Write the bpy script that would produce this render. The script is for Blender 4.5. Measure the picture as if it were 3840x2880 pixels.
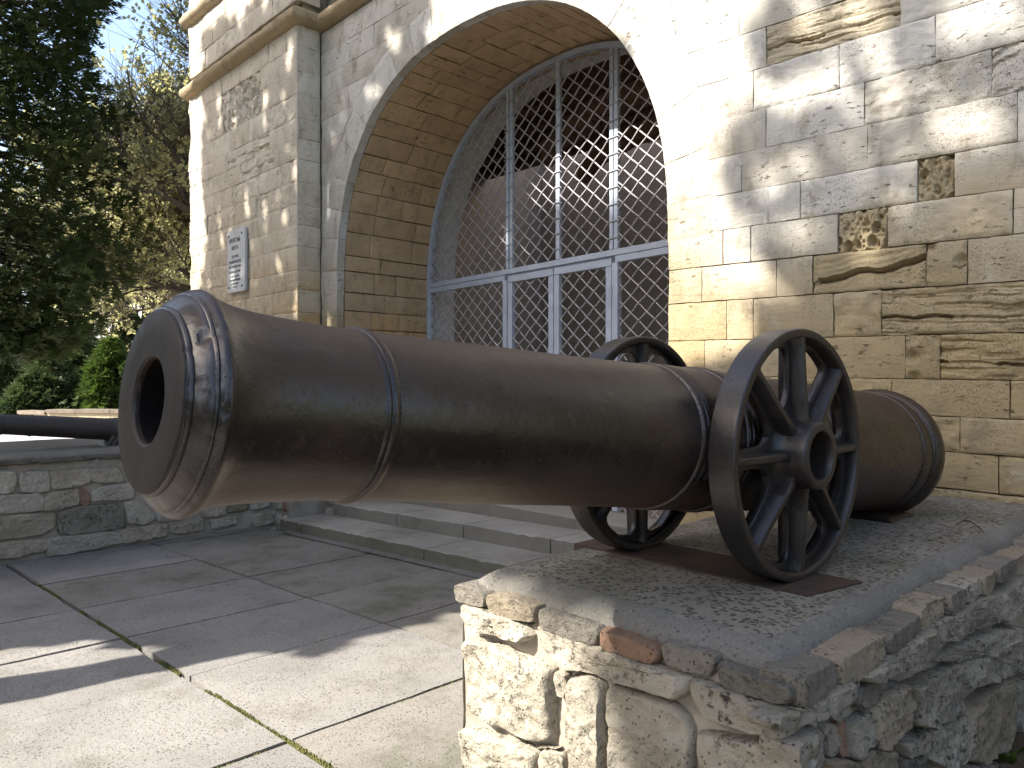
import bpy, math, random
from mathutils import Vector, noise
sc = bpy.context.scene
for o in list(bpy.data.objects): bpy.data.objects.remove(o)
RN = random.Random(11)
# ------------------------------------------------------------------ camera, sky, sun, exposure
FPX, HOR, YAW, CAMZ = 2800.0, 1425.0, math.radians(46), 1.6      # pinhole of the photograph (3840 px wide)
PIT = math.atan((1440-HOR)/FPX)
cam = bpy.data.cameras.new('camera'); camo = bpy.data.objects.new('camera', cam); sc.collection.objects.link(camo)
camo.location = (0, 0, CAMZ); camo.rotation_euler = (math.pi/2-PIT, 0, YAW)
cam.sensor_width = 36; cam.lens = FPX/3840*36; cam.clip_end = 2000; cam.clip_start = .02
sc.camera = camo
SUN = Vector((.5, 1, -.95)).normalized()                          # direction the light travels
w = bpy.data.worlds.new('World'); sc.world = w; w.use_nodes = True
nt = w.node_tree; bg = nt.nodes['Background']; sky = nt.nodes.new('ShaderNodeTexSky')
sky.sky_type = 'NISHITA'; sky.sun_disc = False
sky.sun_elevation = math.asin(-SUN.z); sky.sun_rotation = math.atan2(-SUN.x, -SUN.y)
sky.air_density = 1.0; sky.dust_density = 2.6; sky.ozone_density = .8
nt.links.new(sky.outputs[0], bg.inputs[0]); bg.inputs[1].default_value = .135
sl = bpy.data.lights.new('sun', 'SUN'); sl.energy = 5.0; sl.angle = math.radians(.55); sl.color = (1, .955, .89)
so = bpy.data.objects.new('sun', sl); sc.collection.objects.link(so); so.rotation_euler = SUN.to_track_quat('-Z', 'Y').to_euler()
sc.view_settings.view_transform = 'Standard'; sc.view_settings.look = 'None'
sc.view_settings.exposure = 1.6; sc.view_settings.gamma = 1; sc.view_settings.use_curve_mapping = False

# ------------------------------------------------------------------ pixel -> place helpers (distance always from a plane)
FWD = Vector((-math.sin(YAW)*math.cos(PIT), math.cos(YAW)*math.cos(PIT), -math.sin(PIT)))
RGT = Vector((math.cos(YAW), math.sin(YAW), 0)); UPV = RGT.cross(FWD); CAM = Vector((0, 0, CAMZ))
def ray(px, py): return FWD + RGT*((px-1920)/FPX) - UPV*((py-1440)/FPX)
def onY(px, py, Y): d = ray(px, py); return CAM + d*(Y/d.y)
def onX(px, py, X): d = ray(px, py); return CAM + d*(X/d.x)
def onZ(px, py, Z): d = ray(px, py); return CAM + d*((Z-CAMZ)/d.z)
def away(px, dist): d = ray(px, HOR); d.z = 0; return d*dist
FS = .0267
def fz(X): return FS*(max(X, -9.5)+4.5)
def onF(px, py):
    d = ray(px, py); t = (FS*4.5-CAMZ)/(d.z-FS*d.x); return CAM+d*t
def fbm(p, o=4): return noise.fractal(Vector(p), 1.0, 2.0, o)      # ~ -1..1

# ------------------------------------------------------------------ objects
COL = sc.collection; WL = {}
def prop(o, label=None, cat=None, group=None, kind=None):
    if label: o['label'] = label
    if cat: o['category'] = cat
    if group: o['group'] = group
    if kind: o['kind'] = kind
    return o
def link(o, c, parent):
    COL.objects.link(o); c = Vector(c); WL[o.name] = c
    if parent is not None: o.parent = parent; o.location = c-WL[parent.name]
    else: o.location = c
    return o
def thing(name, loc, label=None, cat=None, group=None, kind=None, parent=None):
    return prop(link(bpy.data.objects.new(name, None), loc, parent), label, cat, group, kind)
def obj(name, vs, fs, mat, parent=None, smooth=None, origin=None):
    vs = [Vector(v) for v in vs]
    if origin is None:
        lo = Vector((min(v.x for v in vs), min(v.y for v in vs), min(v.z for v in vs)))
        hi = Vector((max(v.x for v in vs), max(v.y for v in vs), max(v.z for v in vs)))
        origin = (lo+hi)/2
    origin = Vector(origin)
    me = bpy.data.meshes.new(name); me.from_pydata([v-origin for v in vs], [], fs); me.materials.append(mat)
    if smooth is not None:
        me.shade_smooth()
        if smooth < 180: me.set_sharp_from_angle(angle=math.radians(smooth))
    me.update()
    return link(bpy.data.objects.new(name, me), origin, parent)
def copyto(o, loc, parent=None):
    c = o.copy(); return link(c, loc, parent)
class MB:
    def __init__(s): s.v = []; s.f = []
    def add(s, vs, fs):
        b = len(s.v); s.v += [Vector(v) for v in vs]; s.f += [tuple(b+i for i in f) for f in fs]
    def hexa(s, p):                                               # p: 4 bottom, 4 top corners
        s.add(p, [(3, 2, 1, 0), (4, 5, 6, 7), (0, 1, 5, 4), (1, 2, 6, 5), (2, 3, 7, 6), (3, 0, 4, 7)])
    def box(s, x0, x1, y0, y1, z0, z1):
        s.hexa([(x0, y0, z0), (x1, y0, z0), (x1, y1, z0), (x0, y1, z0), (x0, y0, z1), (x1, y0, z1), (x1, y1, z1), (x0, y1, z1)])
    def quad(s, a, b, c, d): s.add((a, b, c, d), [(0, 1, 2, 3)])
    def tube(s, pts, rad, n=6, cap=True):
        pts = [Vector(p) for p in pts]; rs = rad if isinstance(rad, (list, tuple)) else [rad]*len(pts)
        b = len(s.v); ref = None
        for i, p in enumerate(pts):
            t = (pts[min(i+1, len(pts)-1)]-pts[max(i-1, 0)]).normalized()
            if ref is None: ref = Vector((0, 0, 1)) if abs(t.z) < .9 else Vector((1, 0, 0))
            e1 = (ref-t*ref.dot(t)).normalized(); e2 = t.cross(e1); ref = e1
            for k in range(n):
                a = 2*math.pi*k/n; s.v.append(p+(e1*math.cos(a)+e2*math.sin(a))*rs[i])
        for i in range(len(pts)-1):
            for k in range(n):
                s.f.append((b+i*n+k, b+i*n+(k+1) % n, b+(i+1)*n+(k+1) % n, b+(i+1)*n+k))
        if cap:
            s.f.append(tuple(b+k for k in range(n))[::-1]); s.f.append(tuple(b+(len(pts)-1)*n+k for k in range(n)))
    def lathe(s, prof, base, ax, n=96, e1=None):                   # prof: (along axis, radius)
        ax = Vector(ax).normalized(); base = Vector(base)
        e1 = Vector((0, 0, 1)) if e1 is None else Vector(e1); e1 = (e1-ax*e1.dot(ax)).normalized(); e2 = ax.cross(e1)
        b = len(s.v)
        for (h, r) in prof:
            for k in range(n):
                a = 2*math.pi*k/n; s.v.append(base+ax*h+(e1*math.cos(a)+e2*math.sin(a))*r)
        for i in range(len(prof)-1):
            for k in range(n):
                s.f.append((b+i*n+k, b+(i+1)*n+k, b+(i+1)*n+(k+1) % n, b+i*n+(k+1) % n))
    def build(s, name, mat, parent=None, smooth=None, origin=None): return obj(name, s.v, s.f, mat, parent, smooth, origin)

# ------------------------------------------------------------------ materials
class Mat:
    def __init__(s, name, rough=.8, spec=.3):
        s.m = bpy.data.materials.new(name); s.m.use_nodes = True; s.t = s.m.node_tree
        s.b = s.t.nodes['Principled BSDF']; s.out = s.t.nodes['Material Output']
        s.b.inputs['Roughness'].default_value = rough; s.b.inputs['Specular IOR Level'].default_value = spec
        g = s.t.nodes.new('ShaderNodeNewGeometry'); s.pos = g.outputs['Position']; s.nrm = g.outputs['Normal']
        s.rnd = s.t.nodes.new('ShaderNodeObjectInfo').outputs['Random']
    def set(s, node, key, v):
        i = node.inputs[key]
        if hasattr(v, 'is_linked') or isinstance(v, bpy.types.NodeSocket): s.t.links.new(v, i)
        else: i.default_value = v
    def noise(s, scale, det=4, rough=.55, vec=None, dist=0):
        n = s.t.nodes.new('ShaderNodeTexNoise'); s.set(n, 'Vector', vec or s.pos); n.inputs['Scale'].default_value = scale
        n.inputs['Detail'].default_value = det; n.inputs['Roughness'].default_value = rough; n.inputs['Distortion'].default_value = dist
        return n.outputs['Fac']
    def voro(s, scale, feat='F1', vec=None, out='Distance', rand=1):
        n = s.t.nodes.new('ShaderNodeTexVoronoi'); n.feature = feat; s.set(n, 'Vector', vec or s.pos); n.inputs['Scale'].default_value = scale
        n.inputs['Randomness'].default_value = rand
        return n.outputs[out]
    def scalev(s, sx, sy, sz, vec=None):
        n = s.t.nodes.new('ShaderNodeMapping'); s.set(n, 'Vector', vec or s.pos); n.inputs['Scale'].default_value = (sx, sy, sz); return n.outputs[0]
    def ramp(s, fac, a, b, lo=0., hi=1.):
        n = s.t.nodes.new('ShaderNodeMapRange'); s.set(n, 'Value', fac)
        for k, v in zip(('From Min', 'From Max', 'To Min', 'To Max'), (a, b, lo, hi)): n.inputs[k].default_value = v
        n.interpolation_type = 'SMOOTHSTEP'; return n.outputs[0]
    def math(s, op, a, b=0.):
        n = s.t.nodes.new('ShaderNodeMath'); n.operation = op; s.set(n, 0, a); s.set(n, 1, b); return n.outputs[0]
    def mix(s, fac, a, b, mode='MIX'):
        n = s.t.nodes.new('ShaderNodeMix'); n.data_type = 'RGBA'; n.blend_type = mode
        for k, v in ((0, fac), (6, a), (7, b)):
            i = n.inputs[k]
            if isinstance(v, bpy.types.NodeSocket): s.t.links.new(v, i)
            else: i.default_value = (*v, 1) if isinstance(v, (tuple, list)) and len(v) == 3 else v
        return n.outputs[2]
    def sep(s, i): n = s.t.nodes.new('ShaderNodeSeparateXYZ'); s.t.links.new(s.pos, n.inputs[0]); return n.outputs[i]
    def color(s, c):
        if isinstance(c, bpy.types.NodeSocket): s.t.links.new(c, s.b.inputs['Base Color'])
        else: s.b.inputs['Base Color'].default_value = (*c, 1)
    def bump(s, *hs):                                              # (height socket, strength, distance)
        prev = None
        for h, st, d in hs:
            n = s.t.nodes.new('ShaderNodeBump'); s.t.links.new(h, n.inputs['Height']); n.inputs['Strength'].default_value = st; n.inputs['Distance'].default_value = d
            if prev: s.t.links.new(prev, n.inputs['Normal'])
            prev = n.outputs[0]
        s.t.links.new(prev, s.b.inputs['Normal'])
    def rough(s, v): s.set(s.b, 'Roughness', v)
    def leafy(s, tr):                                              # thin leaf: part of the light goes through
        t = s.t.nodes.new('ShaderNodeBsdfTranslucent'); mx = s.t.nodes.new('ShaderNodeMixShader'); mx.inputs[0].default_value = tr
        l = s.b.inputs['Base Color'].links
        if l: s.t.links.new(l[0].from_socket, t.inputs[0])
        else: t.inputs[0].default_value = s.b.inputs['Base Color'].default_value
        s.t.links.new(s.b.outputs[0], mx.inputs[1]); s.t.links.new(t.outputs[0], mx.inputs[2]); s.t.links.new(mx.outputs[0], s.out.inputs[0])

def limestone(name, pale, warm, deep, patina=(2.2, 4.2), pits=1., deepz=(2.4, 1.6), vary=.35):
    m = Mat(name, .88, .2); z = m.sep(2)
    wob = m.math('ADD', z, m.math('MULTIPLY', m.math('SUBTRACT', m.noise(.9, 3), .5), 2.4))
    c = m.mix(m.ramp(wob, patina[0], patina[1]), warm, pale)
    c = m.mix(m.ramp(m.math('ADD', z, m.math('MULTIPLY', m.math('SUBTRACT', m.rnd, .5), 1.1)), deepz[0], deepz[1], 0, .75), c, deep)
    c = m.mix(m.ramp(m.rnd, .0, 1., 0, vary), c, tuple(x*.62 for x in warm))
    st = m.noise(7, 6, .65, m.scalev(1, 1, .5))
    c = m.mix(m.ramp(st, .47, .75, 0, .6), c, tuple(x*.42 for x in warm))
    c = m.mix(m.ramp(m.noise(2.3, 4, .6), .55, .8, 0, .45), c, tuple(min(.75, x*1.25) for x in pale))
    pv = m.voro(95); pn = m.noise(3.1, 3)
    pit = m.math('MULTIPLY', m.ramp(pv, .16, .30), 1.); hole = m.math('SUBTRACT', 1., m.math('MULTIPLY', m.math('SUBTRACT', 1., pit), m.ramp(pn, .42, .62)))
    c = m.mix(m.math('MULTIPLY', m.math('SUBTRACT', 1., hole), .7*pits), c, (.07, .05, .03))
    dash = m.math('MULTIPLY', m.ramp(m.noise(16, 4, .6, m.scalev(1, 1, 2.6)), .61, .68), m.ramp(m.noise(2.7, 3), .46, .6))
    c = m.mix(m.math('MULTIPLY', dash, .75), c, (.085, .062, .036)); hole = m.math('SUBTRACT', hole, m.math('MULTIPLY', dash, .9))
    m.color(c)
    bed = m.noise(9, 7, .74, m.scalev(.8, .8, 2.0)); fine = m.noise(120, 4, .7)
    m.bump((bed, .5, .03), (hole, .7*pits, .012), (fine, .35, .004))
    return m.m
M = {}
M['wall'] = limestone('limestone_wall', (.56, .53, .475), (.43, .345, .215), (.34, .25, .125), (1.9, 3.3))
M['tower'] = limestone('limestone_tower', (.63, .56, .46), (.55, .445, .30), (.42, .26, .10), (2.0, 4.6), 1., (2.75, 2.1), .3)
M['vault'] = limestone('limestone_vault', (.55, .41, .265), (.53, .375, .22), (.54, .33, .15), (5.5, 8), .8, (2.9, 2.0), .45)
M['eroded'] = limestone('limestone_eroded', (.46, .40, .30), (.38, .30, .175), (.32, .24, .12), (2.2, 4.0), 1.3)
M['cornice'] = limestone('limestone_cornice', (.46, .37, .25), (.43, .33, .20), (.4, .3, .15), (5.9, 7), 1.)
m = Mat('pale_mortar', .95, .1); m.color(m.mix(m.ramp(m.noise(6, 5), .35, .7), (.36, .315, .25), (.24, .205, .16)))
m.bump((m.noise(45, 5, .7), .5, .01)); M['mortar'] = m.m
m = Mat('dark_joint_mortar', .95, .1); m.color(m.mix(m.ramp(m.noise(5, 5), .35, .7), (.30, .25, .18), (.15, .12, .08)))
m.bump((m.noise(60, 5, .7), .5, .01)); M['joint'] = m.m

def rubble(name, a, b, lich=.75, white=.3):
    m = Mat(name, .93, .15)
    c = m.mix(m.ramp(m.noise(4.5, 4), .3, .7), a, b)
    c = m.mix(m.ramp(m.rnd, 0, 1, 0, .4), c, tuple(x*.6 for x in b))
    c = m.mix(m.ramp(m.noise(9, 5, .6), .6, .75, 0, white), c, (.55, .52, .46))
    ln = m.noise(38, 6, .75); lm = m.noise(5, 4, .6)
    c = m.mix(m.math('MULTIPLY', m.ramp(ln, .50, .62), m.ramp(lm, .38, .62, 0, lich)), c, (.045, .042, .033))
    pv = m.voro(60); hole = m.ramp(pv, .12, .3); c = m.mix(m.math('MULTIPLY', m.math('SUBTRACT', 1., hole), m.ramp(m.noise(7, 3), .45, .6, 0, .8)), c, (.04, .035, .028))
    m.color(c); m.bump((m.noise(14, 6, .7), .8, .03), (ln, .6, .008), (hole, .5, .008)); return m.m
M['rub_pale'] = rubble('rubble_pale', (.43, .385, .30), (.33, .29, .22), .85)
M['rub_grey'] = rubble('rubble_grey', (.34, .305, .24), (.235, .21, .162), 1., .4)
M['rub_dark'] = rubble('rubble_dark', (.21, .185, .15), (.15, .135, .11), .7, .15)
M['rub_red'] = rubble('rubble_red', (.30, .19, .125), (.24, .15, .10), .4, .2)
M['rub_tan'] = rubble('rubble_tan', (.32, .265, .185), (.24, .20, .145), .8, .25)

M['rub_w1'] = rubble('rubble_wall_pale', (.52, .46, .365), (.42, .365, .285), .6, .3)
M['rub_w2'] = rubble('rubble_wall_warm', (.45, .385, .29), (.36, .305, .225), .7, .3)
def iron(name, col, rust, r0=.30, r1=.52, pit=1., worn_glow=None):
    m = Mat(name, .4, .5)
    n = m.noise(3.2, 5, .6); c = m.mix(m.ramp(n, .38, .72), col, rust)
    dn = m.noise(26, 5, .7); c = m.mix(m.ramp(dn, .56, .76, 0, .6), c, tuple(x*2.0 for x in rust))
    c = m.mix(m.ramp(m.noise(11, 6, .75, m.scalev(1, .18, 1)), .58, .72, 0, .5), c, tuple(x*1.9 for x in rust)); m.color(c)
    rr = m.ramp(m.math('ADD', m.math('MULTIPLY', n, .6), m.math('MULTIPLY', dn, .4)), .3, .7, r0, r1)
    if worn_glow:                                                        # gloss paint on flanks; back and belly weathered brown, warm reflected glow painted in
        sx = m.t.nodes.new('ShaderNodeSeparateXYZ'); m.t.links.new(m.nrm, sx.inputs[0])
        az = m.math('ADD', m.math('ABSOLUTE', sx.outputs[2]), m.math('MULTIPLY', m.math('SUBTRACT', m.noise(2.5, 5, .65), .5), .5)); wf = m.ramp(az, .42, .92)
        c = m.mix(m.math('MULTIPLY', wf, .85), c, worn_glow); rr = m.math('ADD', m.math('MULTIPLY', rr, m.math('SUBTRACT', 1., wf)), m.math('MULTIPLY', wf, .50)); m.color(c)
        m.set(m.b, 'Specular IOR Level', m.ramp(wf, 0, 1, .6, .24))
    m.rough(rr)
    pv = m.voro(105); hole = m.ramp(pv, .05, .20); gate = m.ramp(m.noise(5, 5, .65), .50, .64)
    h = m.math('SUBTRACT', 1., m.math('MULTIPLY', m.math('SUBTRACT', 1., hole), gate))
    m.bump((m.noise(7, 4), .16, .02), (m.noise(48, 5, .7), .16, .006), (h, .6*pit, .006), (m.noise(190, 3, .6), .05, .002)); return m.m
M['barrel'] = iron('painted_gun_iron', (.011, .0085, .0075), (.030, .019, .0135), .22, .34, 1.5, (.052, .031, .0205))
M['face'] = iron('worn_muzzle_iron', (.014, .0125, .0115), (.026, .0205, .017), .5, .66, 1.6)
for n_ in bpy.data.materials['worn_muzzle_iron'].node_tree.nodes:
    if n_.type == 'BSDF_PRINCIPLED': n_.inputs['Specular IOR Level'].default_value = .22
M['wheel'] = iron('cast_wheel_iron', (.015, .013, .0125), (.026, .019, .016), .28, .48, 1.6)
M['gun2'] = iron('weathered_gun_iron', (.030, .023, .019), (.045, .032, .024), .45, .65)
m = Mat('bore_black', .9, .1); m.color((.006, .005, .005)); M['bore'] = m.m  # near-black colour for the bore walls and end
m = Mat('rusty_plate', .8, .25); m.color(m.mix(m.ramp(m.noise(12, 5), .35, .7), (.062, .040, .029), (.038, .028, .022))); m.bump((m.noise(70, 4), .3, .006)); M['rust'] = m.m

def pebble(name, base, peb, sc_, moss=.0, rough=.9, dirt=.35, riser=0, rel=.3, ps=(.16, .42)):
    m = Mat(name, rough, .2)
    n = m.t.nodes.new('ShaderNodeTexVoronoi'); m.t.links.new(m.pos, n.inputs['Vector']); n.inputs['Scale'].default_value = sc_
    sp = m.t.nodes.new('ShaderNodeSeparateColor'); m.t.links.new(n.outputs['Color'], sp.inputs[0])
    size = m.ramp(sp.outputs[2], 0, 1, *ps)                    # pebbles of many sizes
    sel = m.math('MULTIPLY', m.ramp(m.math('SUBTRACT', n.outputs['Distance'], size), .04, -.05), m.ramp(sp.outputs[0], .30, .34))
    c = m.mix(m.ramp(m.noise(1.1, 5, .6), .35, .7), base, tuple(x*.72 for x in base))
    c = m.mix(m.ramp(m.rnd, 0, 1, 0, .30), c, tuple(x*.6 for x in base))
    c = m.mix(m.ramp(m.noise(85, 5, .75), .42, .7, 0, .55), c, tuple(x*.5 for x in base))
    c = m.mix(m.ramp(m.noise(150, 3, .7), .55, .75, 0, .5), c, tuple(min(.7, x*1.5) for x in base))
    pc = m.mix(m.ramp(sp.outputs[1], .2, 1.), peb, tuple(min(.6, x*3.2) for x in peb)); c = m.mix(m.math('MULTIPLY', sel, .75), c, pc)
    c = m.mix(m.ramp(m.noise(2.6, 6, .7), .48, .74, 0, dirt), c, (.075, .062, .043))
    if moss: c = m.mix(m.ramp(m.noise(1.9, 6, .7), .46, .70, 0, moss), c, (.045, .055, .02))
    if riser:  # upright faces darker: damp stain, deepened in colour for missing riser shade
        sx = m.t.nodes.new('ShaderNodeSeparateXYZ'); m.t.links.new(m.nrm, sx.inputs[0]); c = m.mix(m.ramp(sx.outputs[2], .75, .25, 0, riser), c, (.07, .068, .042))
    m.color(c); m.bump((m.noise(3, 4), .2, .02), (sel, rel, .004+.008*(rel > .5)), (m.noise(130, 4, .7), .5, .004)); return m.m
M['paving'] = pebble('exposed_aggregate_paving', (.255, .238, .213), (.06, .052, .044), 80, .10, .85, .4, 0, .5, (.2, .46))
M['paving_mossy'] = pebble('mossy_aggregate_paving', (.235, .215, .182), (.07, .06, .048), 80, .5, .9, .6, 0, .5, (.2, .46))
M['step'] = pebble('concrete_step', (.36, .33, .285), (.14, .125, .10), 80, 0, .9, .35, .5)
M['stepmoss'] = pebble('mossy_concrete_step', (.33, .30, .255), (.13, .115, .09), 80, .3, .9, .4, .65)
M['slab'] = pebble('pebble_concrete', (.25, .225, .18), (.028, .023, .018), 55, .45, .7, .45, 0, .9, (.30, .52))
M['slabedge'] = pebble('cement_edge', (.19, .176, .152), (.07, .063, .052), 75, .3, .9, .5)
m = Mat('far_plaza_paving', .8, .25)
bk = m.t.nodes.new('ShaderNodeTexBrick'); m.t.links.new(m.pos, bk.inputs['Vector']); bk.inputs['Scale'].default_value = 1.2; bk.inputs['Mortar Size'].default_value = .012
for k, v in (('Color1', (.40, .38, .36, 1)), ('Color2', (.33, .31, .30, 1)), ('Mortar', (.16, .15, .14, 1))): bk.inputs[k].default_value = v
m.color(m.mix(m.ramp(m.noise(.8, 5), .4, .75, 0, .4), bk.outputs['Color'], (.24, .22, .20))); M['plaza'] = m.m
def plain(name, a, b, sc_=8, rough=.85, spec=.25, bs=.3, bd=.006, bsc=60):
    m = Mat(name, rough, spec); m.color(m.mix(m.ramp(m.noise(sc_, 5, .6), .32, .7), a, b)); m.bump((m.noise(bsc, 4, .65), bs, bd)); return m.m
M['soil'] = plain('dark_soil', (.10, .08, .055), (.055, .045, .03), 5, .95, .1, .8, .03, 30)
M['lawn'] = plain('lawn', (.10, .14, .03), (.06, .09, .02), 3, .95, .1, .8, .03, 30)
M['moss'] = plain('joint_moss', (.13, .125, .040), (.065, .070, .024), 14, .95, .1)
M['paint'] = plain('blue_grey_gate_paint', (.42, .46, .53), (.36, .395, .46), 9, .38, .5, .08, .002, 90)
M['wire'] = plain('grey_painted_wire', (.36, .335, .335), (.28, .255, .255), 20, .5, .5, .1, .002, 120)
M['plaster'] = plain('whitewashed_plaster', (.74, .72, .69), (.68, .66, .63), 3, .9, .2, .25, .01, 25)
M['room'] = plain('brown_grey_plaster', (.54, .475, .405), (.49, .43, .365), 2, .95, .1, .3, .01, 20)
M['timber'] = plain('old_dark_timber', (.20, .125, .08), (.12, .075, .048), 9, .85, .2, .5, .01, 40)
M['marble'] = plain('white_marble', (.52, .52, .51), (.44, .44, .43), 5, .45, .5, .05, .002, 60)
M['ink'] = plain('black_lettering', (.02, .02, .022), (.03, .03, .03), 20, .6)
M['bark'] = plain('dark_bark', (.10, .08, .06), (.05, .04, .03), 14, .95, .1, .9, .03, 28)
M['barkg'] = plain('grey_bark', (.17, .145, .11), (.09, .075, .055), 14, .95, .1, .9, .03, 28)
M['lampmetal'] = plain('pale_lamp_metal', (.42, .45, .47), (.36, .38, .40), 9, .5, .4)
M['lampglass'] = plain('frosted_lamp_glass', (.62, .55, .40), (.55, .50, .36), 9, .35, .5)
M['coping'] = plain('brown_coping', (.20, .165, .125), (.14, .115, .09), 6, .9, .2)
M['far_stone'] = plain('pale_far_masonry', (.42, .36, .24), (.33, .28, .19), 4, .9, .2, .8, .04, 9)
M['far_house'] = plain('pale_render', (.62, .60, .58), (.55, .53, .52), 2, .9)
def leaf(name, a, b, c, tr=.35, sc_=1.3, rough=.6):
    m = Mat(name, rough, .3); x = m.mix(m.ramp(m.noise(sc_, 3), .35, .65), a, b); m.color(m.mix(m.ramp(m.noise(23, 2), .45, .7, 0, .8), x, c)); m.leafy(tr); return m.m
M['thuja'] = leaf('dark_evergreen_leaf', (.050, .074, .022), (.080, .098, .027), (.030, .046, .016), .35)
M['juniper'] = leaf('mid_green_evergreen_leaf', (.050, .078, .026), (.070, .10, .03), (.03, .05, .018), .3)
M['brightshrub'] = leaf('bright_green_leaf', (.075, .12, .02), (.06, .10, .016), (.04, .07, .012), .35)
M['bud'] = leaf('yellow_green_bud', (.50, .47, .20), (.56, .53, .27), (.34, .33, .11), .5, 2.)
M['palebud'] = leaf('straw_bud', (.42, .39, .22), (.36, .34, .16), (.25, .23, .10), .4, 2.)
M['spring'] = leaf('spring_leaf', (.07, .105, .025), (.09, .12, .03), (.04, .07, .02), .12)

# ------------------------------------------------------------------ ground
gz = fz(-20)-.05
b = MB(); b.quad((-900, -900, gz-.02), (900, -900, gz-.02), (900, 900, gz-.02), (-900, 900, gz-.02))
prop(b.build('ground', M['lawn']), kind='structure')
b = MB(); b.quad((-62, -30, gz), (-9.6, -30, gz), (-9.6, 22, gz), (-62, 22, gz))
prop(b.build('plaza', M['plaza']), kind='structure')
b = MB()
for i in range(22):
    x0, x1 = -9.7+i*.6, -9.7+(i+1)*.6
    b.quad((x0, -16, fz(x0)-.055), (x1, -16, fz(x1)-.055), (x1, 4.3, fz(x1)-.055), (x0, 4.3, fz(x0)-.055))
bed = prop(b.build('paving_bed', M['soil']), kind='structure')
# paving slabs, laid in the grid measured off the joints
BX = [-9.7, -9.05, -8.07, -7.05, -6.02, -5.07, -4.10, -2.99, -1.98, -.98, .02, 1.02, 2.02]
AY = [-6.2, -4.94, -3.67, -2.4, -1.10, .17, 1.50, 2.77, 4.03]
def slab_mesh(x0, x1, y0, y1, tilt, gap0, gap1):
    b = MB(); g = .0095; c = .009
    def rot(y, x): return y+.024*(x+5)
    X0, X1, Y0, Y1 = x0+g, x1-g, y0+gap0, y1-gap1
    n = 10; top = []
    for j in range(n+1):
        for i in range(n+1):
            x = X0+(X1-X0)*i/n; y = rot(Y0+(Y1-Y0)*j/n, x)
            e = min(i, n-i, j, n-j)
            ex = (fbm((x*14, y*14, 3))*.009) if e == 0 else 0
            z = fz(x)+tilt[0]*(x-(x0+x1)/2)+tilt[1]*(y-(y0+y1)/2)+tilt[2]-(.006 if e == 0 else 0)+fbm((x*2, y*2, 0), 2)*.0025
            top.append((x+ex, y+ex, z))
    b.add(top, [(j*(n+1)+i, j*(n+1)+i+1, (j+1)*(n+1)+i+1, (j+1)*(n+1)+i) for j in range(n) for i in range(n)])
    rim = [i for i in range(n+1)]+[(j+1)*(n+1)-1 for j in range(1, n+1)]+[n*(n+1)+i for i in range(n-1, -1, -1)]+[j*(n+1) for j in range(n-1, 0, -1)]
    base = len(b.v)
    for k in rim: v = b.v[k]; b.v.append(Vector((v.x, v.y, fz(v.x)-.06)))
    L = len(rim)
    for k in range(L): b.f.append((rim[k], base+k, base+(k+1) % L, rim[(k+1) % L]))
    return b
for i in range(len(BX)-1):
    for j in range(len(AY)-1):
        x0, x1, y0, y1 = BX[i], BX[i+1], AY[j], AY[j+1]
        if x0 > -2.1 and y0 > 1.4: continue
        if x1 > 1.1 and y0 > 0: continue
        wide = .018
        bm_ = slab_mesh(x0, x1, y0, y1, (RN.uniform(-.003, .003), RN.uniform(-.003, .003), RN.uniform(-.004, .004)), wide if j == 6 else .009, wide if j == 5 else .009)
        bm_.build('paving_slab', M['paving_mossy'] if y0 > 2.5 or (y0 > 1.4 and RN.random() < .35) else M['paving'], bed, 40)
# moss growing in the joints
b = MB()
def tuft(x, y, z, r):
    k = 5; a0 = RN.random()*6.28; vs = [(x+math.cos(a0+6.283*i/k)*r, y+math.sin(a0+6.283*i/k)*r*.8, z-.006) for i in range(k)]+[(x+RN.uniform(-r, r)*.3, y+RN.uniform(-r, r)*.3, z+r*RN.uniform(.3, .8))]
    b.add(vs, [(i, (i+1) % k, k) for i in range(k)])
for n_ in range(5200):
    x = RN.uniform(-7.2, -2.6); t = fbm((x*1.6, 4.1, 0)); y = 1.50+.024*(x+5)+RN.gauss(0, .010)+.008*fbm((x*3, 0, 5))
    if t > -.12+.5*RN.random()*0 and -7.1 < x and RN.random() < .55+t: tuft(x, y, fz(x)+RN.uniform(-.017, -.007), RN.uniform(.004, .010))
for n_ in range(2600):
    bx = RN.choice([-5.07, -4.10, -2.99, -6.02]); y = RN.uniform(-.6, 2.7); x = bx+RN.gauss(0, .004)
    if fbm((y*1.3, bx, 7)) > .02: tuft(x, y, fz(x)+RN.uniform(-.016, -.006), RN.uniform(.004, .008))
for n_ in range(700):
    x = RN.uniform(-7, -2.4); y = 2.77+.024*(x+5)+RN.gauss(0, .004)
    if fbm((x*1.3, 2, 3)) > .1: tuft(x, y, fz(x)-.012, RN.uniform(.004, .007))
prop(b.build('joint_moss', M['moss']), 'yellow-green moss growing in the joints between the paving slabs', 'moss', kind='stuff')
# earth bank beside the cannon platform
b = MB(); n = 26
for j in range(n+1):
    for i in range(n+1):
        x = -.86+6*(i/n)**1.6; y = .9+3.72*j/n; b.v.append(Vector((x, y, .10+.045*(y-1)+fbm((x*2, y*2, 1))*.03)))
b.f = [(j*(n+1)+i, j*(n+1)+i+1, (j+1)*(n+1)+i+1, (j+1)*(n+1)+i) for j in range(n) for i in range(n)]
prop(b.build('earth_strip', M['soil'], None, 180), kind='structure')

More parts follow.
